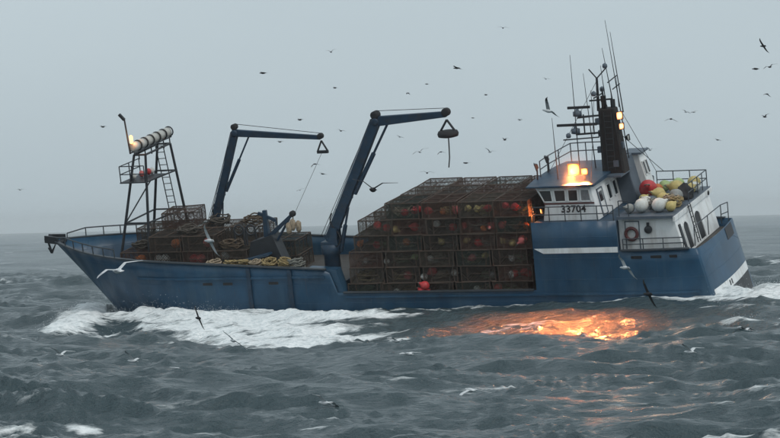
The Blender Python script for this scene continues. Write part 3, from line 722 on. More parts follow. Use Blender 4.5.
# ---- boat deck and the after house
bd = MB().box((-16.62, -3.72, 5.22), (-13.66, 3.72, 5.36)).build('boat_deck', M['grey'], boat)
ah = MB().prism([(-13.64, 3.2), (-13.64, 5.22), (-16.55, 5.22), (-17.05, 3.2)], -3.4, 3.4).build('after_house', M['white'], boat); bevel(ah, 0.03)
MB().box((-16.70, -3.74, 5.06), (-16.60, 3.74, 5.30)).build('fascia', M['white'], ah)
ahn = Vector((-0.971, 0, 0.24))
def ap(y, z): return (-17.05+(z-3.2)*0.5/2.02, y, z)
for y0, y1, z1 in ((2.55, 1.65, 4.72), (0.35, -0.75, 4.78)):
    # arched doorways: black panel painted as the shade inside, within a raised rim
    n = 8; top = [(y0+(y1-y0)*(1-math.cos(math.pi*k/n))/2, z1-0.32+0.32*math.sin(math.pi*k/n)) for k in range(n+1)]
    out_ = [(y0, 3.35)]+top+[(y1, 3.35)]
    mb = MB(); pp = [Vector(ap(y, z)) for y, z in out_]; nn = len(pp)
    mb.add([q+ahn*0.012 for q in pp]+[q-ahn*0.25 for q in pp], [tuple(range(nn)), tuple(range(2*nn-1, nn-1, -1))]+[(i, (i+1) % nn, nn+(i+1) % nn, nn+i) for i in range(nn)])
    mb.build('doorway_shade', M['black'], ah)
    mb = MB()
    for a, b in zip(pp, pp[1:]): mb.bar(a+ahn*0.03, b+ahn*0.03, 0.06, 0.07, side=ahn)
    mb.build('door_rim', M['white'], ah)
MB().bar(ap(3.0, 3.3), ap(3.0, 4.75), 0.12, 0.28, side=(1, 0, 0)).build('drain_pipe', M['steel'], ah)
MB().lathe([(0.12, -0.02), (0.12, 0.03), (0.02, 0.04)], 'x', c=(-16.73, -2.9, 5.16), n=8).build('stern_light', M['black'], ah)
# ladder up the after wall to the boat deck
mb = MB()
for y in (1.25, 0.85): mb.tube(Vector(ap(y, 3.4))+ahn*0.15, Vector(ap(y, 5.35))+ahn*0.22, 0.028)
for k in range(7): z = 3.6+k*0.27; mb.tube(Vector(ap(1.25, z))+ahn*0.17, Vector(ap(0.85, z))+ahn*0.17, 0.02)
mb.build('ladder', M['steel'], ah)
# port side: door seam, vent, skirting
frame_of([(-14.0, 3.4, 3.4), (-14.72, 3.4, 3.4), (-14.72, 3.4, 5.05), (-14.0, 3.4, 5.05)], 0.03, 0.05, (0, 1, 0), 'door_frame', M['grey'], ah)
mb = MB(); mb.lathe([(0.20, 0), (0.20, 0.10), (0.15, 0.14), (0.03, 0.14)], 'y', c=(-15.2, 3.4, 4.62), n=14); mb.box((-15.26, 3.4, 4.80), (-15.14, 3.5, 4.98)); mb.build('round_vent', M['steel'], ah)
# after railings
def rail_run(pts, h, name='railing', m='rail', levels=(0.5, 1.0), r=0.028, sub=1.1):
    mb = MB(); P_ = [Vector(p) for p in pts]
    for a, b in zip(P_[:-1], P_[1:]):
        k = max(1, int((b-a).length/sub+0.5))
        for i in range(k+1): q = a.lerp(b, i/k); mb.tube(q, q+Vector((0, 0, h)), r, n=5)
        for l in levels: mb.tube(a+Vector((0, 0, h*l)), b+Vector((0, 0, h*l)), r, n=5)
    return mb.build(name, M[m], boat)
rail_run([(-13.9, 3.72, 3.66), (-17.0, 3.55, 3.66)], 0.55)
rail_run([(-17.45, 3.0, 3.64), (-17.5, -2.2, 3.64)], 1.0, levels=(1.0,), sub=2.6)
rail_run([(-17.5, -2.2, 3.64), (-17.7, -2.9, 3.64)], 1.0, levels=(0.5, 1.0))
# black strip on the transom, painted as the shade inside a stern opening
transom_strip(3.02, 3.64, 0.012, 'chute_shade', M['black'], -1.1, -2.7)
rail_run([(-13.8, -3.6, 5.36), (-16.5, -3.6, 5.36), (-16.5, 0.2, 5.36)], 0.9, sub=1.0)
rail_run([(-13.8, 3.62, 5.36), (-14.3, 3.62, 5.36)], 0.8, sub=0.6)

# ---- the tower on the foredeck
tw = empty('lamp_tower', boat)
FB = {('f', 1): (15.85, 2.15, 2.1), ('a', 1): (13.85, 2.15, 2.1), ('f', -1): (15.9, -2.2, 2.1), ('a', -1): (13.1, -2.2, 2.1)}
FT = {('f', 1): (14.25, 1.55, 9.05), ('a', 1): (13.55, 1.55, 9.05), ('f', -1): (14.35, -1.55, 9.1), ('a', -1): (13.55, -1.55, 9.1)}
def lp(k, z): a, b = Vector(FB[k]), Vector(FT[k]); return a.lerp(b, (z-a.z)/(b.z-a.z))
for k in FB: MB().tube(FB[k], FT[k], 0.085, 0.07, 7).build('leg', M['steel'], tw)
for a, b in ((('f', 1), ('a', 1)), (('a', 1), ('a', -1)), (('f', -1), ('a', -1)), (('f', 1), ('f', -1))):
    for z in (5.3, 7.55): MB().tube(lp(a, z), lp(b, z), 0.05).build('brace', M['steel'], tw)
MB().tube(lp(('f', 1), 5.3), lp(('f', -1), 7.55), 0.04).build('brace', M['steel'], tw)
for a, b in ((('f', 1), ('a', 1)), (('f', -1), ('a', -1)), (('f', 1), ('f', -1)), (('a', 1), ('a', -1))): MB().tube(FT[a], FT[b], 0.06).build('brace', M['steel'], tw)
# crow's platform on the port forward corner with a rail
MB().box((13.5, -0.5, 7.55), (15.1, 2.0, 7.61)).build('platform', M['steel'], tw)
mb = MB(); pts = [(13.55, 1.95), (15.05, 1.95), (15.05, -0.45)]
for x, y in pts+[(14.3, 1.95), (15.05, 0.8)]: mb.tube((x, y, 7.6), (x, y, 8.5), 0.03)
for z in (8.05, 8.5): mb.path([(x, y, z) for x, y in pts], 0.03)
mb.build('platform_rail', M['steel'], tw)
for y, m_ in ((0.6, 'pink'), (0.0, 'red'), (-0.3, 'wbuoy'), (1.3, 'wbuoy')):
    MB().lathe([(0.03, 0), (0.12, 0.07), (0.16, 0.2), (0.12, 0.32), (0.03, 0.38)], c=(14.3+0.2*y, y, 7.63), n=12).build('platform_float', M[m_], tw)
# the rack of floodlights: drums side by side across the top
rd = Vector((-0.16, -1, 0.07)).normalized(); rc = Vector((13.95, 0, 9.62)); fw_ = Vector((1, -0.16, 0)).normalized(); ax_ = Vector((0.55, 0.0, 0.05)).normalized()
for s in (-1, 1): MB().bar(rc-rd*1.8+Vector((0.12*s, 0, -0.30)), rc+rd*1.8+Vector((0.12*s, 0, -0.30)), 0.07, 0.07).build('lamp_beam', M['steel'], tw)
for k in range(6):
    c = rc+rd*(-1.50+0.60*k)
    m_ = Matrix.Translation(c) @ rd.to_track_quat('Z', 'Y').to_matrix().to_4x4()
    mb = MB(); mb.lathe([(0.17, -0.26), (0.26, -0.23), (0.28, 0.0), (0.26, 0.23), (0.17, 0.26)], n=14)
    mb.v = [tuple(m_ @ Vector(v)) for v in mb.v]; fl = mb.build('floodlight', M['lampglass'], tw)
    mb = MB(); mb.torus(c+rd*0.29, 0.27, 0.04, u=(0, 0, 1), v=(1, 0, 0), n=14, k=5); mb.tube(c+rd*0.29-Vector((0, 0, 0.25)), c+rd*0.29-Vector((0, 0, 0.8)), 0.035); mb.build('lamp_clamp', M['steel'], tw)
# the one lamp that is lit, on its post at the port end
lc = rc-rd*1.75+Vector((0.15, 0, 0.55))
MB().tube(lc-Vector((0, 0, 0.9)), lc+Vector((0.12, 0, 1.05)), 0.05, 0.045).bar(lc+Vector((0.12, 0, 1.0)), lc+Vector((0.40, 0.0, 1.32)), 0.14, 0.14).build('lamp_post', M['steel'], tw)
MB().lathe([(0.04, -0.26), (0.09, -0.2), (0.09, 0.14), (0.03, 0.2)], c=lc+Vector((-0.20, 0.08, -0.05)), n=10).build('lit_lamp', M['lamp_small'], tw)
Lg = bpy.data.lights.new('mast_light', 'POINT'); Lg.energy = 30; Lg.color = (1, 0.4, 0.12); Lg.shadow_soft_size = 0.14
lo = bpy.data.objects.new('mast_light', Lg); C.objects.link(lo); lo.parent = tw; lo.location = lc+Vector((-0.36, 0.30, 0.05))
# ladder on the starboard after leg
mb = MB(); a0, a1 = lp(('a', -1), 3.9)+Vector((0.45, 0.1, 0)), lp(('a', -1), 9.0)+Vector((0.42, 0.1, 0)); b0, b1 = a0+Vector((0.42, 0.1, 0)), a1+Vector((0.42, 0.1, 0))
mb.tube(a0, a1, 0.03); mb.tube(b0, b1, 0.03)
for k in range(15): mb.tube(a0.lerp(a1, k/14), b0.lerp(b1, k/14), 0.022, n=4)
mb.build('ladder', M['steel'], tw)

# ---- cranes
def crane(base, knee, tip, ped_h, w0, w1, block, scale=1.0, elbow_up=0.35):
    cr = empty('deck_crane', boat)
    b = Vector(base); k = Vector(knee); t = Vector(tip)
    ped_top = Vector((b.x, b.y, b.z+ped_h))
    o = MB().lathe([(w0*0.95, 0), (w0*0.95, 0.12), (w0*0.75, 0.16), (w0*0.68, ped_h*0.8), (w0*0.85, ped_h*0.82), (w0*0.85, ped_h)], c=tuple(b), n=16).build('pedestal', M['crane'], cr)
    head = ped_top+Vector((0, 0, w0*0.3)); d = (k-head).normalized()
    mb = MB()
    for s in (-1, 1): mb.bar(ped_top-Vector((0.25, 0, 0))+Vector((0, s*w0*0.5, 0)), head+d*w0*1.3+Vector((0, s*w0*0.45, 0)), 0.07, w0*0.9, 0.07, w0*0.5)
    mb.tube(head+Vector((0, -w0*0.6, 0.1)), head+Vector((0, w0*0.6, 0.1)), 0.10, n=8); mb.box((ped_top.x-0.42, ped_top.y-w0*0.6, ped_top.z-0.05), (ped_top.x+0.42, ped_top.y+w0*0.6, ped_top.z+0.15)); mb.build('slewing_head', M['crane'], cr)
    o = MB().bar(head, k, w0*0.62, w0*0.85, w1*0.9, w1*1.15).build('main_boom', M['crane'], cr); bevel(o, 0.02)
    # ribs and hoses on the boom
    mb = MB(); nrm = d.cross(Vector((0, 1, 0))); nrm = nrm if nrm.x > 0 else -nrm
    for i in range(1, 8): q = head.lerp(k, i/8); mb.bar(q-d*0.04, q+d*0.04, w0*0.72*(1-0.25*i/8), w0*(0.95-0.20*i/8))
    mb.tube(head+nrm*w0*0.5, k+nrm*w1*0.65, 0.03, n=5); mb.tube(head+nrm*w0*0.58+Vector((0, 0.1, 0)), k+nrm*w1*0.7+Vector((0, 0.1, 0)), 0.022, n=5); mb.build('boom_collars', M['crane'], cr)
    # knuckle and jib
    jd = (t-k).normalized()
    o = MB().bar(k-jd*0.15, t, w1*0.75, w1*1.25, w1*0.55, w1*0.72).build('jib', M['crane'], cr); bevel(o, 0.02)
    MB().lathe([(w1*0.30, -w1*0.55), (w1*0.52, -w1*0.5), (w1*0.52, w1*0.5), (w1*0.30, w1*0.55)], 'y', c=(k.x, k.y, k.z+elbow_up), n=14).build('hose_drum', M['rubber'], cr)
    MB().lathe([(0.10, -w1*0.6), (0.2, -w1*0.55), (0.2, w1*0.55), (0.10, w1*0.6)], 'y', c=tuple(k), n=10).build('knuckle_pin', M['crane'], cr)
    # luffing and knuckle rams, on the inside of the bend
    p0 = head+d*((k-head).length*0.42)-nrm*w0*0.55; p1 = k+jd*((t-k).length*0.16)-Vector((0, 0, w1*0.45)); pm = p0.lerp(p1, 0.58)
    if p1.x < p0.x: pass
    MB().tube(p0, pm, w1*0.30, n=8).tube(pm, p1, w1*0.16, n=8).build('knuckle_ram', M['crane'], cr)
    q0 = ped_top+Vector((-0.55, 0, -ped_h*0.15)); q1 = head+d*((k-head).length*0.30)-nrm*w0*0.45
    MB().tube(q0, q0.lerp(q1, 0.6), w1*0.28, n=8).tube(q0.lerp(q1, 0.6), q1, w1*0.15, n=8).build('luffing_ram', M['crane'], cr)
    MB().lathe([(w1*0.38, -w1*0.42), (w1*0.52, -w1*0.36), (w1*0.52, w1*0.36), (w1*0.38, w1*0.42)], 'y', c=(t.x, t.y, t.z+w1*0.25), n=14).build('tip_sheave', M['rubber'], cr)
    MB().tube(head+nrm*w0*0.9, k+Vector((0, 0, elbow_up+w1*0.5)), 0.016, n=4).tube(k+Vector((0, 0, elbow_up+w1*0.5)), t+Vector((0, 0, w1*0.75)), 0.016, n=4).build('hoist_wire', M['rubber'], cr)
    # slack hose loops by the heel
    mb = MB(); pts = [head+nrm*(-0.4)+Vector((-0.15*math.sin(u*3.1), 0.25, -0.2+1.9*u-0.0)) for u in np.linspace(0, 1, 8)]
    mb.path([p+Vector((-0.25*math.sin(i*0.9), 0, 0)) for i, p in enumerate(pts)], 0.035); mb.build('hydraulic_hose', M['rubber'], cr)
    return cr, t, k, jd
c1, t1, k1, j1 = crane((11.5, -1.5, 2.05), (9.46, -1.5, 9.55), (4.35, -1.5, 9.12), 1.9, 0.48, 0.32, None)
mb = MB(); t = t1-Vector((0.02, 0, 0.18)); a = t+Vector((0.30, 0, -0.62)); b = t+Vector((-0.34, 0, -0.62))
mb.tube(t, a, 0.05); mb.tube(t, b, 0.05); mb.bar(a, b, 0.16, 0.16); mb.build('hook_frame', M['steel'], c1)
# whip line from that crane down to the hauling davit
MB().tube(t+Vector((0, 0, -0.6)), (5.0, 1.9, 5.35), 0.014, n=4).build('whip_line', M['rubber'], c1)
c2, t2, k2, j2 = crane((2.55, 2.75, 1.2), (-0.87, 3.0, 10.62), (-4.8, 3.0, 10.85), 2.9, 0.62, 0.42, None, elbow_up=0.34)
mb = MB(); t = t2-Vector((0, 0, 0.3)); vs = [t+Vector((s*0.42, 0, -0.62)) for s in (-1, 1)]
for v in vs: mb.tube(t, v, 0.06)
mb.build('hanger', M['steel'], c2)
MB().lathe([(0.30, -0.20), (0.52, -0.15), (0.56, 0.0), (0.50, 0.14), (0.28, 0.18)], c=tuple(t+Vector((0, 0, -0.72))), n=16).build('power_block', M['rubber'], c2)
MB().path([t+Vector((0, 0, -0.9)), t+Vector((0.02, 0, -1.5)), t+Vector((0.05, 0, -2.0)), t+Vector((0.14, 0, -2.5))], 0.035).build('tag_line', M['rubber'], c2)
# crane pedestal plating by the break of the bulwark
MB().prism([(1.6, 1.6), (1.95, 2.9), (3.6, 3.0), (3.6, 2.05), (2.0, 1.25)], 3.1, 3.8).build('bulwark_bracket', M['hull'], hull)

# ---- hauling davit and launcher amidships forward
dv = empty('hauling_davit', boat)
MB().prism([(7.9, 2.08), (7.4, 4.2), (6.1, 4.55), (5.2, 2.08)], 1.5, 2.4).build('hauler_housing', M['steel'], dv)
MB().bar((6.55, 2.0, 4.2), (6.55, 2.0, 5.85), 0.30, 0.30, 0.20, 0.20).build('davit_post', M['crane'], dv)
MB().bar((6.35, 2.0, 4.45), (4.95, 2.0, 5.58), 0.18, 0.24, 0.14, 0.16).build('davit_arm', M['crane'], dv)
MB().tube((6.1, 2.0, 4.0), (5.15, 2.0, 5.35), 0.07).build('davit_ram', M['crane'], dv)
MB().bar((6.95, 2.0, 5.7), (5.95, 2.0, 5.28), 0.12, 0.16).tube((5.95, 2.0, 5.28), (5.95, 2.0, 5.0), 0.04).build('upper_arm', M['crane'], dv)
MB().lathe([(0.08, -0.12), (0.17, -0.09), (0.11, 0), (0.17, 0.09), (0.08, 0.12)], 'y', c=(4.92, 2.0, 5.62), n=12).build('davit_sheave', M['rubber'], dv)
mb = MB()
for dx, dz in ((-0.22, 0.0), (0.05, 0.12), (0.25, -0.05)): mb.lathe([(0.06, -0.62), (0.15, -0.5), (0.17, -0.1), (0.06, 0.02)], c=(4.92+dx, 2.0+dx*0.5, 5.2+dz), n=8)
mb.tube((4.92, 2, 5.5), (4.92, 2, 5.1), 0.03); mb.build('hanging_blocks', M['rope_t'], dv)
for x in (7.6, 8.3): mb = MB(); mb.torus((x, 1.8, 4.75), 0.28, 0.05, u=(1, 0, 0), v=(0, 0, 1), n=12, k=5); mb.tube((x-0.28, 1.8, 3.9), (x-0.28, 1.8, 4.75), 0.05); mb.tube((x+0.28, 1.8, 3.9), (x+0.28, 1.8, 4.75), 0.05); mb.build('hoop_guide', M['steel'], dv)
MB().bar((9.2, 2.6, 2.9), (6.2, 2.7, 3.6), 0.8, 0.12).build('pot_launcher', M['blue'], dv)
MB().box((3.7, 3.0, 2.78), (9.6, 3.72, 2.88)).build('gear_shelf', M['deck'], dv)

# ------------------------------------------------------------------ crab pots
PL, PW, PH = 1.86, 2.16, 0.83
def pot_meshes():
    """frames a little bent out of true, netting that sags between the bars, and the two entry tunnels"""
    x, y, z = PL/2, PW/2, PH; r = 0.031; frames = []; nets = []
    for v in range(4):
        rs = random.Random(40+v); mb = MB()
        def j(p, k=0.022): return (p[0]+rs.uniform(-k, k), p[1]+rs.uniform(-k, k), p[2]+rs.uniform(-k, 0.4*k))
        def bent(p, q, rr, n=4):
            p, q = Vector(p), Vector(q); m_ = (p+q)/2+Vector((rs.uniform(-.02, .02), rs.uniform(-.02, .02), rs.uniform(-.02, .004))); mb.tube(p, m_, rr, n=n); mb.tube(m_, q, rr, n=n)
        cn = {(a, b_, c): j((a*x, b_*y, c*z)) for a in (-1, 1) for b_ in (-1, 1) for c in (0, 1)}
        for c in (0, 1):
            lp_ = [(-1, -1), (1, -1), (1, 1), (-1, 1)]
            for i in range(4): bent(cn[(*lp_[i], c)], cn[(*lp_[(i+1) % 4], c)], r, 5)
            bent((-x, 0, c*z), (x, 0, c*z), r*0.8); bent((0, -y, c*z), (0, y, c*z), r*0.8)
        for a in (-1, 1):
            for b_ in (-1, 1): bent(cn[(a, b_, 0)], cn[(a, b_, 1)], r, 5)
            bent((a*x, 0, 0), (a*x, 0, z), r*0.8)
        for b_ in (-1, 1):
            for fx in (-0.36+rs.uniform(-.03, .03), 0.30+rs.uniform(-.03, .03)): bent((fx*PL, b_*y, 0), (fx*PL, b_*y, z), r*0.75)
            bent((-0.36*PL, b_*y, z*0.5), (0.30*PL, b_*y, z*0.5), r*0.6)
        frames.append(mb.mesh('pot_frame', M['frame']))
        nb = MB(); g = 0.104; t = 0.022
        def panel(o, u, w_, lu, lw, nrm, sag):
            o, u, w_, nrm = Vector(o), Vector(u), Vector(w_), Vector(nrm); ph = rs.uniform(0, 6)
            def at_(a, b_):
                f = (a/lu)*(1-a/lu)*(b_/lw)*(1-b_/lw)*16; return o+u*a+w_*b_+nrm*(sag*f*(0.7+0.5*math.sin(ph+a*3)))
            def strand(a0, b0, a1, b1):
                ps = [at_(a0+(a1-a0)*k/3, b0+(b1-b0)*k/3) for k in range(4)]
                for p, q in zip(ps, ps[1:]):
                    d = (q-p)
                    if d.length < 1e-4: continue
                    sd = d.normalized().cross(nrm)*t/2; nb.add([p-sd, q-sd, q+sd, p+sd], [(0, 1, 2, 3)])
            n = int((lu+lw)/g)
            for i in range(1, n):
                if rs.random() < 0.04: continue
                c = i*g+rs.uniform(-0.03, 0.03)
                a0, b0 = (c, 0) if c <= lu else (lu, c-lu); a1, b1 = (0, c) if c <= lw else (c-lw, lw)
                strand(a0, b0, a1, b1); strand(lu-a0, b0, lu-a1, b1)
        panel((-x,-y,0),(1,0,0),(0,0,1),PL,PH,(0,-1,0),-0.05); panel((-x,y,0),(1,0,0),(0,0,1),PL,PH,(0,1,0),-0.05)
        panel((-x,-y,0),(0,1,0),(0,0,1),PW,PH,(-1,0,0),-0.05); panel((x,-y,0),(0,1,0),(0,0,1),PW,PH,(1,0,0),-0.05)
        panel((-x,-y,0.03),(1,0,0),(0,1,0),PL,PW,(0,0,1),-0.02); panel((-x,-y,PH-0.02),(1,0,0),(0,1,0),PL,PW,(0,0,1),-0.09)
        nets.append(nb.mesh('pot_netting', NETS[v]))
    tun = []
    for s in (-1, 1):
        tb = MB()
        ring = [(s*x, -0.5, 0.12), (s*x, 0.5, 0.12), (s*x, 0.5, 0.70), (s*x, -0.5, 0.70)]; inn = [(s*(x-0.5), -0.3, 0.42), (s*(x-0.5), 0.3, 0.42), (s*(x-0.5), 0.3, 0.62), (s*(x-0.5), -0.3, 0.62)]
        for a, b in zip(ring, inn): tb.tube(a, b, 0.015, n=3)
        for i in range(4): tb.tube(ring[i], ring[(i+1) % 4], 0.018, n=3); tb.tube(inn[i], inn[(i+1) % 4], 0.018, n=3)
        tun.append(tb.mesh('pot_tunnel', M['frame']))
    return frames, nets, tun
PF, PN, PT = pot_meshes()
ORD = ['first', 'second', 'third', 'fourth', 'fifth', 'sixth']
LAY = ['bottom', 'second', 'third', 'fourth', 'fifth', 'topmost']
def pot(x, y, z, label, group, rz=0.0, tilt=0.0):
    e = empty('crab_pot'); on_ship(e, x, y, z, rz, tilt+random.uniform(-.008, .008), random.uniform(-.008, .008))
    for nm_, me in (('frame', random.choice(PF)), ('netting', random.choice(PN)), ('entry_tunnel', PT[0]), ('entry_tunnel', PT[1])):
        o = bpy.data.objects.new(nm_, me); C.objects.link(o); o.parent = e
    tag(e, label, 'crab pot', group); return e
LH = 0.85; Z0 = 1.215
OFFS = [0.55, 0.12, 0.42, 0.05, 0.0, 0.06]; SPREAD = [0.42, 0.70, 0.26, 0.34, 0.0, 0.26]
def potx(k, c): return -8.08+c*1.92+OFFS[k]+SPREAD[k]*(c/4 if k < 5 else c/3)
ROWS = [('near the viewer', 2.36), ('of the middle row', 0.08), ('of the far row', -2.2)]
for k in range(6):
    ncol = 4 if k == 5 else 5
    for c in range(ncol):
        for rn, (rtxt, y) in enumerate(ROWS):
            x = potx(k, c)
            pot(x+random.uniform(-.05, .05), y+random.uniform(-.05, .05), Z0+k*LH, 'rusty netted crab pot %s in the %s layer, %s from the wheelhouse' % (rtxt, LAY[k], ORD[c]), 'crab pots stacked on the working deck', random.uniform(-.025, .025))
# foredeck pots: a lower pile of two and three layers
HI = {('nearer', 1): 2, ('nearer', 2): 3, ('nearer', 3): 3, ('nearer', 4): 2, ('farther', 0): 2, ('farther', 1): 3, ('farther', 2): 3, ('farther', 3): 3, ('farther', 4): 3}
for (rtxt, c), nl in HI.items():
    for k in range(nl):
        pot(6.7+c*1.95+random.uniform(-.06, .06), (1.38 if rtxt == 'nearer' else -0.92)+random.uniform(-.06, .06), 2.07+k*LH, 'crab pot on the foredeck, %s row, %s layer, %s from the davit' % (rtxt, ['lowest', 'second', 'uppermost'][k], ORD[c]), 'crab pots stacked on the foredeck', random.uniform(-.06, .06))
pot(12.9, -0.9, 2.08+3*LH, 'single crab pot standing on top of the foredeck pile inside the lamp tower', 'crab pots stacked on the foredeck', 0.15)

# lashing lines down the face of the stack
for i, (xa, xb) in enumerate(((-8.6, -7.6), (-5.4, -4.2), (-1.6, -0.4))):
    mb = MB(); n = 14
    mb.path([(xa+(xb-xa)*k/n+0.05*math.sin(k*1.7), 3.53+0.03*math.sin(k*2.3), 6.28-4.6*k/n) for k in range(n+1)], 0.016, n=4)
    o = mb.build('lashing_line', M['rope_d']); o.matrix_world = SHIP
    tag(o, 'dark lashing line hanging down the near face of the pot stack, %s' % ['next to the wheelhouse', 'at the middle', 'next to the crane'][i], 'rope', 'lashings on the pot stack')

# ------------------------------------------------------------------ buoys and rope
def buoy_mesh(m, r=0.21):
    mb = MB(); prof = [(0.03, -r*1.0), (r*0.55, -r*0.86), (r*0.92, -r*0.4), (r, 0.0), (r*0.9, r*0.45), (r*0.6, r*0.85), (r*0.30, r*1.12), (r*0.22, r*1.45), (r*0.1, r*1.5)]
    mb.lathe(prof, n=14); me = mb.mesh('buoy', M[m]); return me
EYE = None
def buoy(x, y, z, m, r, label, group, rx=0, rz=0, cat='buoy'):
    """body with a moulded neck, and a loop of rope through its eye"""
    e = empty('buoy')
    b = bpy.data.objects.new('buoy_body', buoy_mesh(m, r)); C.objects.link(b); b.parent = e; b.location = (0, 0, r)
    l = MB().torus((0, 0, 2.5*r), 0.28*r, 0.07*r, u=(1, 0, 0), v=(0, 0, 1), n=8, k=4).build('eye_loop', M['rope_g'], e)
    # lay it over about its centre
    e.matrix_world = SHIP @ Matrix.Translation((x, y, z+r)) @ Matrix.Rotation(rz, 4, 'Z') @ Matrix.Rotation(rx, 4, 'X') @ Matrix.Translation((0, 0, -r))
    tag(e, label, cat, group); return e
def layer_of(z): return max(0, min(5, int((z-Z0)/LH)))
def col_of(x, k):
    n = 4 if k == 5 else 5
    best = min(range(n), key=lambda c: abs(potx(k, c)-x)); return best
SPOTS = [('red', -3.04, 6.26, 2), ('red', -2.59, 5.74, 1), ('red', -2.47, 5.16, 1), ('red', -0.62, 5.0, 2), ('red', -4.87, 5.0, 2), ('red', -7.85, 6.05, 2), ('pink', -7.0, 5.3, 2), ('yellow', -5.78, 6.0, 2),
         ('red', -7.99, 2.17, 2), ('pink', -5.51, 3.76, 1), ('red', -3.2, 2.55, 1), ('wbuoy', -0.72, 3.58, 1), ('wbuoy', -3.16, 3.4, 1), ('wbuoy', -1.07, 2.06, 1), ('wbuoy', -2.75, 2.55, 1),
         ('wbuoy', -7.7, 3.4, 1), ('wbuoy', -7.63, 2.6, 1), ('yellow', -5.25, 4.3, 1), ('yellow', -7.57, 4.3, 2), ('wbuoy', -4.46, 2.5, 1), ('pink', -4.9, 6.2, 1), ('red', -6.6, 6.2, 1), ('gbuoy', -6.51, 2.6, 1), ('red', -0.2, 4.3, 1), ('gbuoy', 0.5, 3.3, 1), ('yellow', -1.4, 5.2, 1), ('pink', -8.4, 4.4, 1),
         ('orange', -4.1, 6.0, 1), ('orange', -1.9, 4.3, 1), ('red', -5.9, 4.5, 1), ('yellow', -3.9, 4.4, 1), ('orange', -6.3, 5.2, 1), ('wbuoy', -3.7, 5.2, 1), ('red', -2.0, 6.1, 1), ('orange', -8.6, 5.1, 1), ('pink', -1.8, 2.6, 1),
         ('yellow', -6.2, 3.4, 1), ('red', -8.5, 2.4, 1), ('wbuoy', -5.6, 1.4, 1), ('orange', 0.7, 4.4, 1), ('red', -6.8, 1.4, 1), ('green', -2.3, 3.5, 1)]
COLN = {'red': 'red', 'pink': 'faded pink', 'yellow': 'yellow', 'wbuoy': 'white', 'gbuoy': 'grey', 'green': 'green', 'orange': 'orange'}
SEEN = set()
for m_, x, z, n in SPOTS:
    k = layer_of(z); c = col_of(x, k); zb = Z0+k*LH+0.05
    extra = ' beside another' if (m_, k, c) in SEEN else ''; SEEN.add((m_, k, c))
    for i in range(n):
        r = random.uniform(0.19, 0.25) if m_ in ('red', 'pink') else random.uniform(0.16, 0.21)
        side = '' if n == 1 else (', nearer the bow' if i == 0 else ', nearer the wheelhouse')
        buoy(x+(0.26 if i == 0 else -0.26)*(n > 1), 3.0+random.uniform(0, 0.2), zb+random.uniform(0.0, 0.22), m_, r, '%s buoy%s in the %s layer crab pot, %s from the wheelhouse%s' % (COLN[m_], extra, LAY[k], ORD[c], side), 'buoys stowed inside the crab pots', rx=R(random.uniform(40, 120)), rz=random.uniform(0, 6))
# the red cluster slung outside at the foot of the stack
for i, (dx, dz) in enumerate(((0, 0), (0.32, 0.12), (0.12, 0.46))):
    buoy(-3.05+dx, 3.62, 1.24+dz, 'red', 0.24, 'bright red buoy in the cluster at the foot of the stack, %s' % ['lower right', 'lower left', 'upper one'][i], 'red buoys at the foot of the stack', rx=R(60), rz=i)

def coil(name, x, y, z, m, R0, n, label, group, rx=0, rz=0, th=0.035):
    mb = MB()
    for i in range(n):
        mb.torus((random.uniform(-.08, .08), random.uniform(-.08, .08), 0.04+i*th*1.1), R0*random.uniform(0.6, 1.08), th, u=(1, 0, random.uniform(-.15, .15)), v=(0, 1, random.uniform(-.15, .15)), n=16, k=5, wob=0.28)
    o = mb.build(name, M[m]); on_ship(o, x, y, z, rz, rx); tag(o, label, 'rope', group); return o
rn = ['rope_g', 'rope_t', 'rope_n', 'rope_y', 'rope_g']; rnm = {'rope_g': 'grey', 'rope_t': 'tan', 'rope_n': 'green', 'rope_y': 'yellow'}
for k in range(6):
    ncol = 4 if k == 5 else 5
    for c in range(ncol):
        m_ = random.choice(rn); x = potx(k, c)
        coil('rope_coil', x+random.choice((-0.35, 0.3)), 2.55, Z0+k*LH+0.06, m_, 0.50, 8, '%s rope coil inside the %s layer crab pot, %s from the wheelhouse' % (rnm[m_], LAY[k], ORD[c]), 'rope coils inside the crab pots', rz=random.uniform(0, 3))
for i, x in enumerate((9.2, 8.35, 7.55, 6.7, 5.95, 5.1, 4.4)):
    m_ = ['rope_t', 'rope_y', 'rope_y', 'rope_t', 'rope_y', 'rope_y', 'rope_g'][i]
    coil('rope_coil', x, 3.32, 2.90, m_, 0.38, 11, '%s rope coil heaped along the port rail, %s from the bow' % (rnm[m_], (ORD+['seventh'])[i]), 'rope coils along the rail', rx=R(random.uniform(-20, 20)), rz=random.uniform(0, 3), th=0.042)
for i, (x, y, z, m_, lb) in enumerate(((14.5, 1.4, 3.82, 'rope_d', 'dark rope heap on the foredeck pots forward of the lamp tower'), (11.5, 1.5, 4.66, 'rope_d', 'dark rope heap on top of the foredeck pots behind the tower'), (9.0, 1.5, 3.82, 'rope_o', 'brown rope heap on the foredeck pots beside the hauler'), (10.6, -0.8, 4.66, 'rope_d', 'dark rope heap on the far foredeck pots'), (8.6, -0.9, 4.66, 'rope_o', 'brown rope heap on the far foredeck pots below the crane'))):
    coil('rope_coil', x, y, z, m_, 0.60, 6, lb, 'rope heaps on the foredeck', rz=i, th=0.045)
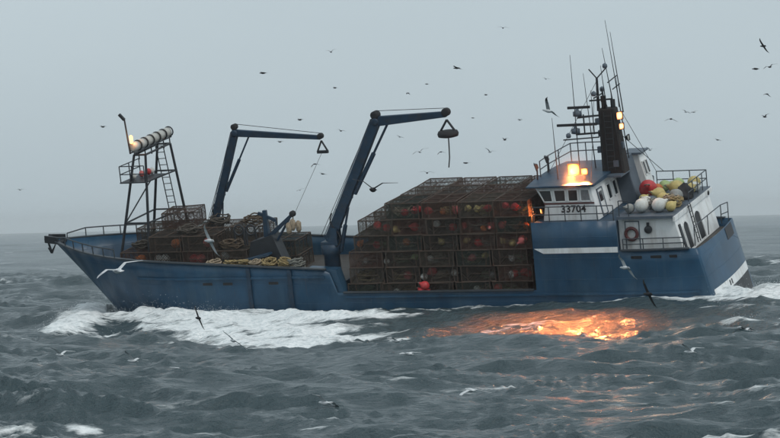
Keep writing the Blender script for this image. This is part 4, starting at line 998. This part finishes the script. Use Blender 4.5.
# floats among the foredeck pots
for x, y, z, m_, lb in ((11.1, 2.0, 2.98, 'red', 'red buoy inside a foredeck crab pot by the lamp tower'), (10.65, 2.05, 2.98, 'pink', 'faded pink buoy beside the red one on the foredeck'), (13.2, 2.1, 3.0, 'wbuoy', 'white buoy in the foredeck pots under the lamp tower'), (12.8, 2.1, 3.02, 'wbuoy', 'second white buoy in the foredeck pots, nearer the crane'), (9.4, 1.7, 3.0, 'gbuoy', 'grey buoy in the foredeck pots below the launcher'), (12.1, 2.0, 3.85, 'orange', 'orange buoy in the upper foredeck pots'), (14.3, 2.0, 3.0, 'orange', 'orange buoy in the foredeck pots nearest the bow'), (10.2, 1.9, 3.85, 'pink', 'faded pink buoy in the upper foredeck pots')):
    buoy(x, y, z, m_, 0.27, lb, 'buoys on the foredeck', rx=R(70), rz=x)
# big floats lashed on the boat deck
BD = [(-14.05, -1.0, 0.56, 'red', 'large red buoy at the front of the boat deck'), (-14.85, -0.2, 0.40, 'yellow', 'yellow buoy next to the large red buoy'), (-15.45, -1.5, 0.46, 'yellow', 'biggest pale yellow buoy in the middle of the boat deck pile'),
      (-16.0, -2.9, 0.42, 'yellow', 'yellow buoy against the starboard after rail'), (-15.2, -2.7, 0.40, 'green', 'green buoy behind the yellow ones on the boat deck'), (-14.5, -2.5, 0.36, 'green', 'smaller green buoy behind the large red buoy'),
      (-14.75, 2.75, 0.42, 'wbuoy', 'white buoy at the port edge of the boat deck, nearer the wheelhouse'), (-15.65, 2.75, 0.42, 'wbuoy', 'white buoy at the port edge of the boat deck, nearer the stern'), (-15.9, 0.2, 0.38, 'gbuoy', 'grey buoy on the after edge of the boat deck'),
      (-15.25, 0.6, 0.34, 'yellow', 'small yellow buoy among the nets on the boat deck'), (-14.6, 1.3, 0.32, 'wbuoy', 'small white buoy behind the port edge pair'), (-16.1, -1.6, 0.36, 'yellow', 'yellow buoy at the after end beside the black nets')]
BD = [(x, y, r*0.86, m_, lb) for x, y, r, m_, lb in BD]+[(-14.2, 0.5, 0.24, 'yellow', 'small yellow buoy in front of the large red one'), (-16.2, -2.3, 0.27, 'wbuoy', 'small white buoy beside the starboard after rail'), (-15.0, -3.2, 0.27, 'yellow', 'small yellow buoy against the starboard rail'),
      (-15.6, -0.4, 0.26, 'gbuoy', 'small grey buoy wedged behind the yellow pile'), (-14.3, -1.9, 0.28, 'orange', 'small orange buoy behind the large red buoy'), (-15.15, 2.0, 0.24, 'gbuoy', 'small grey buoy behind the two white port buoys'), (-16.25, 2.7, 0.27, 'yellow', 'small yellow buoy at the port after corner'), (-14.15, 2.9, 0.25, 'gbuoy', 'small grey buoy at the port front corner of the boat deck')]
for x, y, r, m_, lb in BD: buoy(x, y, 5.37, m_, r, lb, 'buoys on the boat deck', rx=R(random.choice((65, -70, 80))), rz=random.uniform(0, 6))
for i, (x, y, m_) in enumerate(((-16.1, 1.5, 'rope_y'), (-15.3, 1.9, 'rope_g'), (-15.9, 0.9, 'rope_t'))):
    coil('rope_coil', x, y, 5.38, m_, 0.42, 9, '%s rope coil lying on the boat deck, %s' % (rnm[m_], ['by the after edge', 'behind the white buoys', 'in front of the grey buoy'][i]), 'rope coils on the boat deck', rx=R(6), th=0.045)
# black net heap at the after starboard corner
def heap(x, y, z, rx_, ry_, h, name, m, label, cat):
    mb = MB(); n, k = 18, 8; vs = []
    for j in range(k+1):
        f = j/k
        for i in range(n):
            t = 2*math.pi*i/n; w_ = 1+0.18*math.sin(3*t+j)+0.10*random.uniform(-1, 1); rr = math.cos(f*math.pi/2)**0.6
            vs.append((rx_*rr*w_*math.cos(t), ry_*rr*w_*math.sin(t), h*f*(1+0.06*random.uniform(-1, 1))))
    mb.add(vs, [(j*n+i, j*n+(i+1) % n, (j+1)*n+(i+1) % n, (j+1)*n+i) for j in range(k) for i in range(n)]+[tuple(range(n))[::-1]], True)
    o = mb.build(name, M[m]); on_ship(o, x, y, z); tag(o, label, cat); return o
heap(-16.0, -0.9, 5.37, 0.45, 0.9, 0.75, 'net_heap', 'rubber', 'heap of black netting at the after end of the boat deck', 'net')
heap(-14.6, 0.6, 5.37, 0.6, 0.8, 0.4, 'tarpaulin', 'grey', 'low grey tarpaulin bundle under the buoys', 'tarpaulin')
# life ring on the after house
lr = MB()
lr.torus((0, 0, 0), 0.30, 0.085, u=(1, 0, 0), v=(0, 0, 1), n=20, k=8); lr = lr.build('life_ring', M['redband']); on_ship(lr, -14.32, 3.50, 4.42); tag(lr, 'dark red life ring hung on the white wall behind the number', 'life ring')

# ------------------------------------------------------------------ seabirds
def bird_mesh(flap, droop, mats, sweep=0.18, fold=0.0):
    """one skin: a lofted body with wings growing out of the shoulders. Span 1 along x, flies along +y"""
    mb = MB(); secs = [(0.235, 0.004), (0.215, 0.016), (0.185, 0.030), (0.15, 0.033), (0.11, 0.038), (0.04, 0.056), (-0.04, 0.058), (-0.11, 0.040), (-0.16, 0.022), (-0.21, 0.018)]
    n = 8; vs = []
    for y, r in secs:
        for i in range(n):
            t = 2*math.pi*i/n; wx_ = r*(1.0 if y > -0.15 else 2.2); vs.append((wx_*math.cos(t), y, r*(0.9 if y > -0.15 else 0.35)*math.sin(t)+(0.008 if y > 0.12 else 0)))
    mb.add(vs, [(j*n+i, (j+1)*n+i, (j+1)*n+(i+1) % n, j*n+(i+1) % n) for j in range(len(secs)-1) for i in range(n)]+[tuple(range(n)), tuple((len(secs)-1)*n+i for i in range(n))[::-1]], True)
    for s in (-1, 1):
        st = [(0.0, 0.07, 0.16), (0.08, 0.085, 0.155), (0.20, 0.10, 0.135), (0.32, 0.065, 0.115), (0.42, 0.005, 0.075), (0.50, -sweep*0.6, 0.012)]
        vs = []; z = 0.02; px = 0
        for k, (x, le, ch) in enumerate(st):
            if k: z += (x-px)*math.tan(flap if x <= 0.21 else droop)
            px = x; th = 0.012*(1-x*1.6)+0.002
            vs += [(s*x, le, z), (s*x, le-ch*0.4, z+th), (s*x, le-ch, z-0.004), (s*x, le-ch*0.4, z-th*0.5)]
        m = len(st); fs = []
        for k in range(m-1):
            for j in range(4):
                q = (k*4+j, k*4+(j+1) % 4, (k+1)*4+(j+1) % 4, (k+1)*4+j); fs.append(q if s > 0 else q[::-1])
        fs.append((4*m-4, 4*m-3, 4*m-2, 4*m-1))
        for q in fs[:-1]: mb.cur = 1 if q[0] < 16 and q[1] < 17 else 2; mb.add([vs[i] for i in q], [(0, 1, 2, 3)], True)
        mb.cur = 2; mb.add([vs[i] for i in fs[-1]], [(0, 1, 2, 3)]); mb.cur = 0
    return mb.mesh('seabird', mats)
WH = [M['gull'], M['gullwing'], M['darkpale']]; WW = [M['gull'], M['gull'], M['gullpale']]; DK = [M['dark'], M['dark'], M['darkpale']]
poses = [(R(22), R(-12)), (R(8), R(-4)), (R(-14), R(-26)), (R(34), R(6)), (R(2), R(-18))]
BM = {(c, i): bird_mesh(a, b, mm_) for c, mm_ in (('w', WH), ('v', WW), ('d', DK)) for i, (a, b) in enumerate(poses)}
def bird(c, pose, loc, span, yaw, bank, pitch, label, group):
    o = bpy.data.objects.new('seabird', BM[(c, pose)]); C.objects.link(o)
    o.matrix_world = Matrix.Translation(loc) @ Matrix.Rotation(R(yaw), 4, 'Z') @ Matrix.Rotation(R(pitch), 4, 'X') @ Matrix.Rotation(R(bank), 4, 'Y') @ Matrix.Scale(span, 4)
    tag(o, label, 'bird', group)
BIRDS = [
    ('d', 0, (10.14, 223.2, 21.02), 1.05, 10, 5, 0, 'topmost dark seabird high in the sky left of the mast', 'seabirds in the sky'),
    ('d', 3, (-4.92, 232.3, 19.92), 1.05, 20, -8, 0, 'dark seabird high above the gap between the two cranes', 'seabirds in the sky'),
    ('d', 1, (4.12, 151.1, 13.41), 1.05, 60, 10, 0, 'small dark seabird above the tip of the larger crane', 'seabirds in the sky'),
    ('d', 1, (-7.38, 155.0, 13.63), 1.05, 70, 0, 0, 'tiny dark seabird high above the smaller crane boom', 'seabirds in the sky'),
    ('w', 0, (16.00, 260.0, 18.52), 1.05, 20, 10, 0, 'pale seabird in the sky left of the tallest antennas', 'seabirds in the sky'),
    ('w', 3, (5.42, 87.4, 8.13), 1.05, 50, 40, 10, 'large pale gull flapping just left of the radar scanners', 'seabirds in the sky'),
    ('d', 0, (-24.91, 226.6, 13.47), 1.05, 60, 0, 0, 'lone tiny seabird in the sky left of the lamp tower', 'seabirds in the sky'),
    ('d', 1, (20.28, 139.2, 13.49), 1.05, 35, 50, 0, 'dark gull banking steeply in the top right corner of the sky', 'seabirds in the sky'),
    ('d', 0, (23.66, 159.7, 13.51), 1.05, 20, -18, 0, 'dark gull gliding below the banking one at the right edge', 'seabirds in the sky'),
    ('d', 1, (22.12, 155.0, 13.15), 1.05, 70, 0, 0, 'tiny seabird just left of the gliding gull at the right edge', 'seabirds in the sky'),
    ('d', 2, (33.96, 231.5, 15.15), 1.05, 40, 10, 0, 'small dark seabird at the right edge, third one down', 'seabirds in the sky'),
    ('d', 3, (30.36, 208.3, 12.24), 1.05, 40, -10, 0, 'small dark seabird lowest at the right edge of the sky', 'seabirds in the sky'),
    ('d', 2, (19.16, 175.1, 11.03), 1.05, 15, 4, 0, 'dark gull gliding level between the mast and the right edge', 'seabirds in the sky'),
    ('w', 0, (27.15, 235.5, 13.88), 1.05, 30, 20, 0, 'pale seabird just right of the level gliding gull', 'seabirds in the sky'),
    ('w', 1, (25.86, 218.5, 13.19), 1.05, 50, -10, 0, 'fainter pale seabird beside its pale neighbour right of the mast', 'seabirds in the sky'),
    ('w', 3, (21.63, 214.1, 9.96), 1.05, 30, 10, 0, 'pale seabird just above the boat deck rail', 'seabirds in the sky'),
    ('d', 3, (-0.36, 57.1, 5.23), 1.05, 165, -6, 0, 'large dark seabird with raised wings beside the main crane boom', 'seabirds in the sky'),
    ('w', 0, (1.84, 150.3, 8.55), 1.05, 20, -20, 0, 'grey gull gliding above the front of the pot stack', 'seabirds in the sky'),
    ('d', 0, (2.63, 178.5, 7.85), 1.05, 10, 4, 0, 'dark gull skimming just over the stepped top of the pot stack', 'seabirds in the sky'),
    ('w', 3, (7.70, 196.3, 9.65), 1.05, 30, 15, 0, 'white seabird above the middle of the pot stack', 'seabirds in the sky'),
    ('d', 1, (5.80, 194.3, 8.82), 1.05, 60, 0, 0, 'tiny dark seabird just above the pot stack', 'seabirds in the sky'),
    ('d', 0, (-10.42, 249.7, 12.52), 1.05, 50, 0, 0, 'tiny dark seabird under the smaller crane boom', 'seabirds in the sky'),
    ('d', 0, (-4.26, 235.5, 12.93), 1.05, 30, 10, 0, 'dark seabird just right of the smaller crane tip', 'seabirds in the sky'),
    ('d', 2, (-5.92, 208.3, 9.35), 1.05, 40, -10, 0, 'dark seabird below the smaller crane hook', 'seabirds in the sky'),
    ('d', 1, (-5.56, 218.5, 8.73), 1.05, 50, 10, 0, 'small dark seabird lowest below the smaller crane hook', 'seabirds in the sky'),
    ('v', 0, (-5.40, 51.2, 3.67), 1.05, 30, -18, 0, 'white gull with long wings gliding in front of the blue bow', 'gulls over the water'),
    ('v', 1, (-5.21, 74.4, 4.10), 1.05, 40, 62, 0, 'white gull banked on edge in front of the foredeck pots', 'gulls over the water'),
    ('d', 1, (-7.36, 98.1, 1.06), 1.05, 30, 68, 0, 'dark seabird banked on edge over the white bow wave', 'gulls over the water'),
    ('v', 3, (-8.21, 81.6, 0.33), 1.05, 50, 20, 0, 'white gull low over the water below the bow wave', 'gulls over the water'),
    ('v', 0, (-5.94, 73.7, 0.34), 1.05, 20, 20, 0, 'white gull skimming the water right of its neighbour', 'gulls over the water'),
    ('v', 1, (-5.07, 82.2, 0.87), 1.05, 25, 38, 0, 'white gull tilted over the foam under the bow wave', 'gulls over the water'),
    ('v', 1, (0.46, 81.8, 0.33), 1.05, 50, 0, 0, 'small white gull low on the water below the pot stack', 'gulls over the water'),
    ('v', 0, (0.11, 91.0, 0.33), 1.05, 40, 10, 0, 'small white gull just under the trailing edge of the foam', 'gulls over the water'),
    ('v', 0, (-1.62, 60.3, 0.33), 1.05, 40, 24, 0, 'white gull nearest the viewer over the dark water', 'gulls over the water'),
    ('v', 0, (7.18, 79.6, 2.93), 1.05, 35, 48, 0, 'white gull banking in front of the blue after hull', 'gulls over the water'),
    ('d', 1, (7.76, 78.5, 2.14), 1.05, 30, 62, 0, 'dark seabird banked on edge in front of the stern', 'gulls over the water'),
    ('v', 2, (1.86, 63.7, 0.33), 1.05, 30, -10, 0, 'white gull low over the foreground water right of centre', 'gulls over the water'),
    ('d', 0, (-7.66, 226.6, 13.66), 1.05, 60, 0, 0, 'tiny dark seabird above the middle of the smaller crane jib', 'seabirds in the sky'),
    ('w', 1, (1.21, 260.0, 13.06), 1.05, 40, 15, 0, 'pale seabird just under the larger crane jib', 'seabirds in the sky'),
    ('d', 2, (5.03, 247.5, 11.12), 1.05, 35, -10, 0, 'dark seabird left of the larger crane tag line', 'seabirds in the sky'),
    ('d', 3, (11.27, 249.7, 12.18), 1.05, 50, 0, 0, 'small dark seabird between the tag line and the radar', 'seabirds in the sky'),
    ('w', 0, (13.29, 260.0, 14.46), 1.05, 55, 0, 0, 'small pale seabird left of the lower radar scanner', 'seabirds in the sky'),
    ('w', 0, (8.11, 260.0, 8.07), 1.05, 40, 20, 0, 'pale seabird skimming over the middle of the pot stack', 'seabirds in the sky'),
    ('w', 1, (-8.96, 260.0, 7.98), 1.05, 40, -15, 0, 'pale seabird beside the whip line under the smaller crane', 'seabirds in the sky'),
    ('d', 1, (33.11, 260.0, 11.97), 1.05, 40, 12, 0, 'small dark seabird in the sky above the boat deck buoys', 'seabirds in the sky'),
    ('w', 0, (-37.06, 260.0, 8.68), 1.05, 50, 0, 0, 'small pale seabird low over the horizon at the far left', 'seabirds in the sky'),
    ('v', 3, (-11.16, 86.8, 0.33), 1.05, 45, 10, 0, 'white gull low over the water at the far left', 'gulls over the water'),
    ('v', 1, (-3.04, 72.5, 0.33), 1.05, 40, 20, 0, 'white gull over the water below the middle of the foam', 'gulls over the water'),
    ('v', 3, (9.03, 78.8, 0.33), 1.05, 45, 10, 0, 'white gull low over the water below the stern', 'gulls over the water'),
    ('v', 0, (12.62, 92.8, 0.33), 1.05, 40, 10, 0, 'white gull skimming the wake at the far right', 'gulls over the water'),
    ('d', 0, (-5.60, 280.0, 19.18), 1.05, 65, 0, 0, 'tiny distant seabird above the smaller crane hook', 'seabirds in the sky'),
    ('d', 1, (4.51, 290.0, 19.90), 1.05, 65, 0, 0, 'tiny distant seabird above the middle of the larger crane jib', 'seabirds in the sky'),
    ('d', 2, (2.44, 300.0, 19.45), 1.05, 65, 0, 0, 'tiny distant seabird above the larger crane elbow', 'seabirds in the sky'),
    ('d', 0, (11.85, 310.0, 19.47), 1.05, 65, 0, 0, 'tiny distant seabird between the larger crane tip and the antennas', 'seabirds in the sky'),
    ('d', 1, (10.56, 320.0, 17.16), 1.05, 65, 0, 0, 'tiny distant seabird right of the larger crane power block', 'seabirds in the sky'),
]
for b in BIRDS: bird(*b)

# ------------------------------------------------------------------ added mist volume that makes a halo round the wheelhouse lamps
mb = MB(); mb.lathe([(0.02, -1.7), (1.0, -1.4), (1.6, -0.6), (1.75, 0), (1.6, 0.6), (1.0, 1.4), (0.02, 1.7)], n=20)
sm = bpy.data.materials.new('halo_mist'); sm.use_nodes = True; t = sm.node_tree; t.nodes.clear()
out = N(t, 'ShaderNodeOutputMaterial'); pv = N(t, 'ShaderNodeVolumePrincipled'); pv.inputs['Color'].default_value = (0.95, 0.95, 0.95, 1)
tc = N(t, 'ShaderNodeTexCoord'); ln = N(t, 'ShaderNodeVectorMath', operation='LENGTH'); t.links.new(tc.outputs['Object'], ln.inputs[0])
mr = N(t, 'ShaderNodeMapRange', interpolation_type='SMOOTHERSTEP'); mr.inputs['From Min'].default_value = 0.0; mr.inputs['From Max'].default_value = 1.55; mr.inputs['To Min'].default_value = 0.085; mr.inputs['To Max'].default_value = 0.0
t.links.new(ln.outputs['Value'], mr.inputs['Value']); t.links.new(mr.outputs[0], pv.inputs['Density']); t.links.new(pv.outputs[0], out.inputs['Volume'])
so = mb.build('lamp_halo', [sm]); on_ship(so, -11.35, 2.75, 7.62); tag(so, 'added mist making a glowing halo around the wheelhouse floodlights', 'spray', kind='stuff')
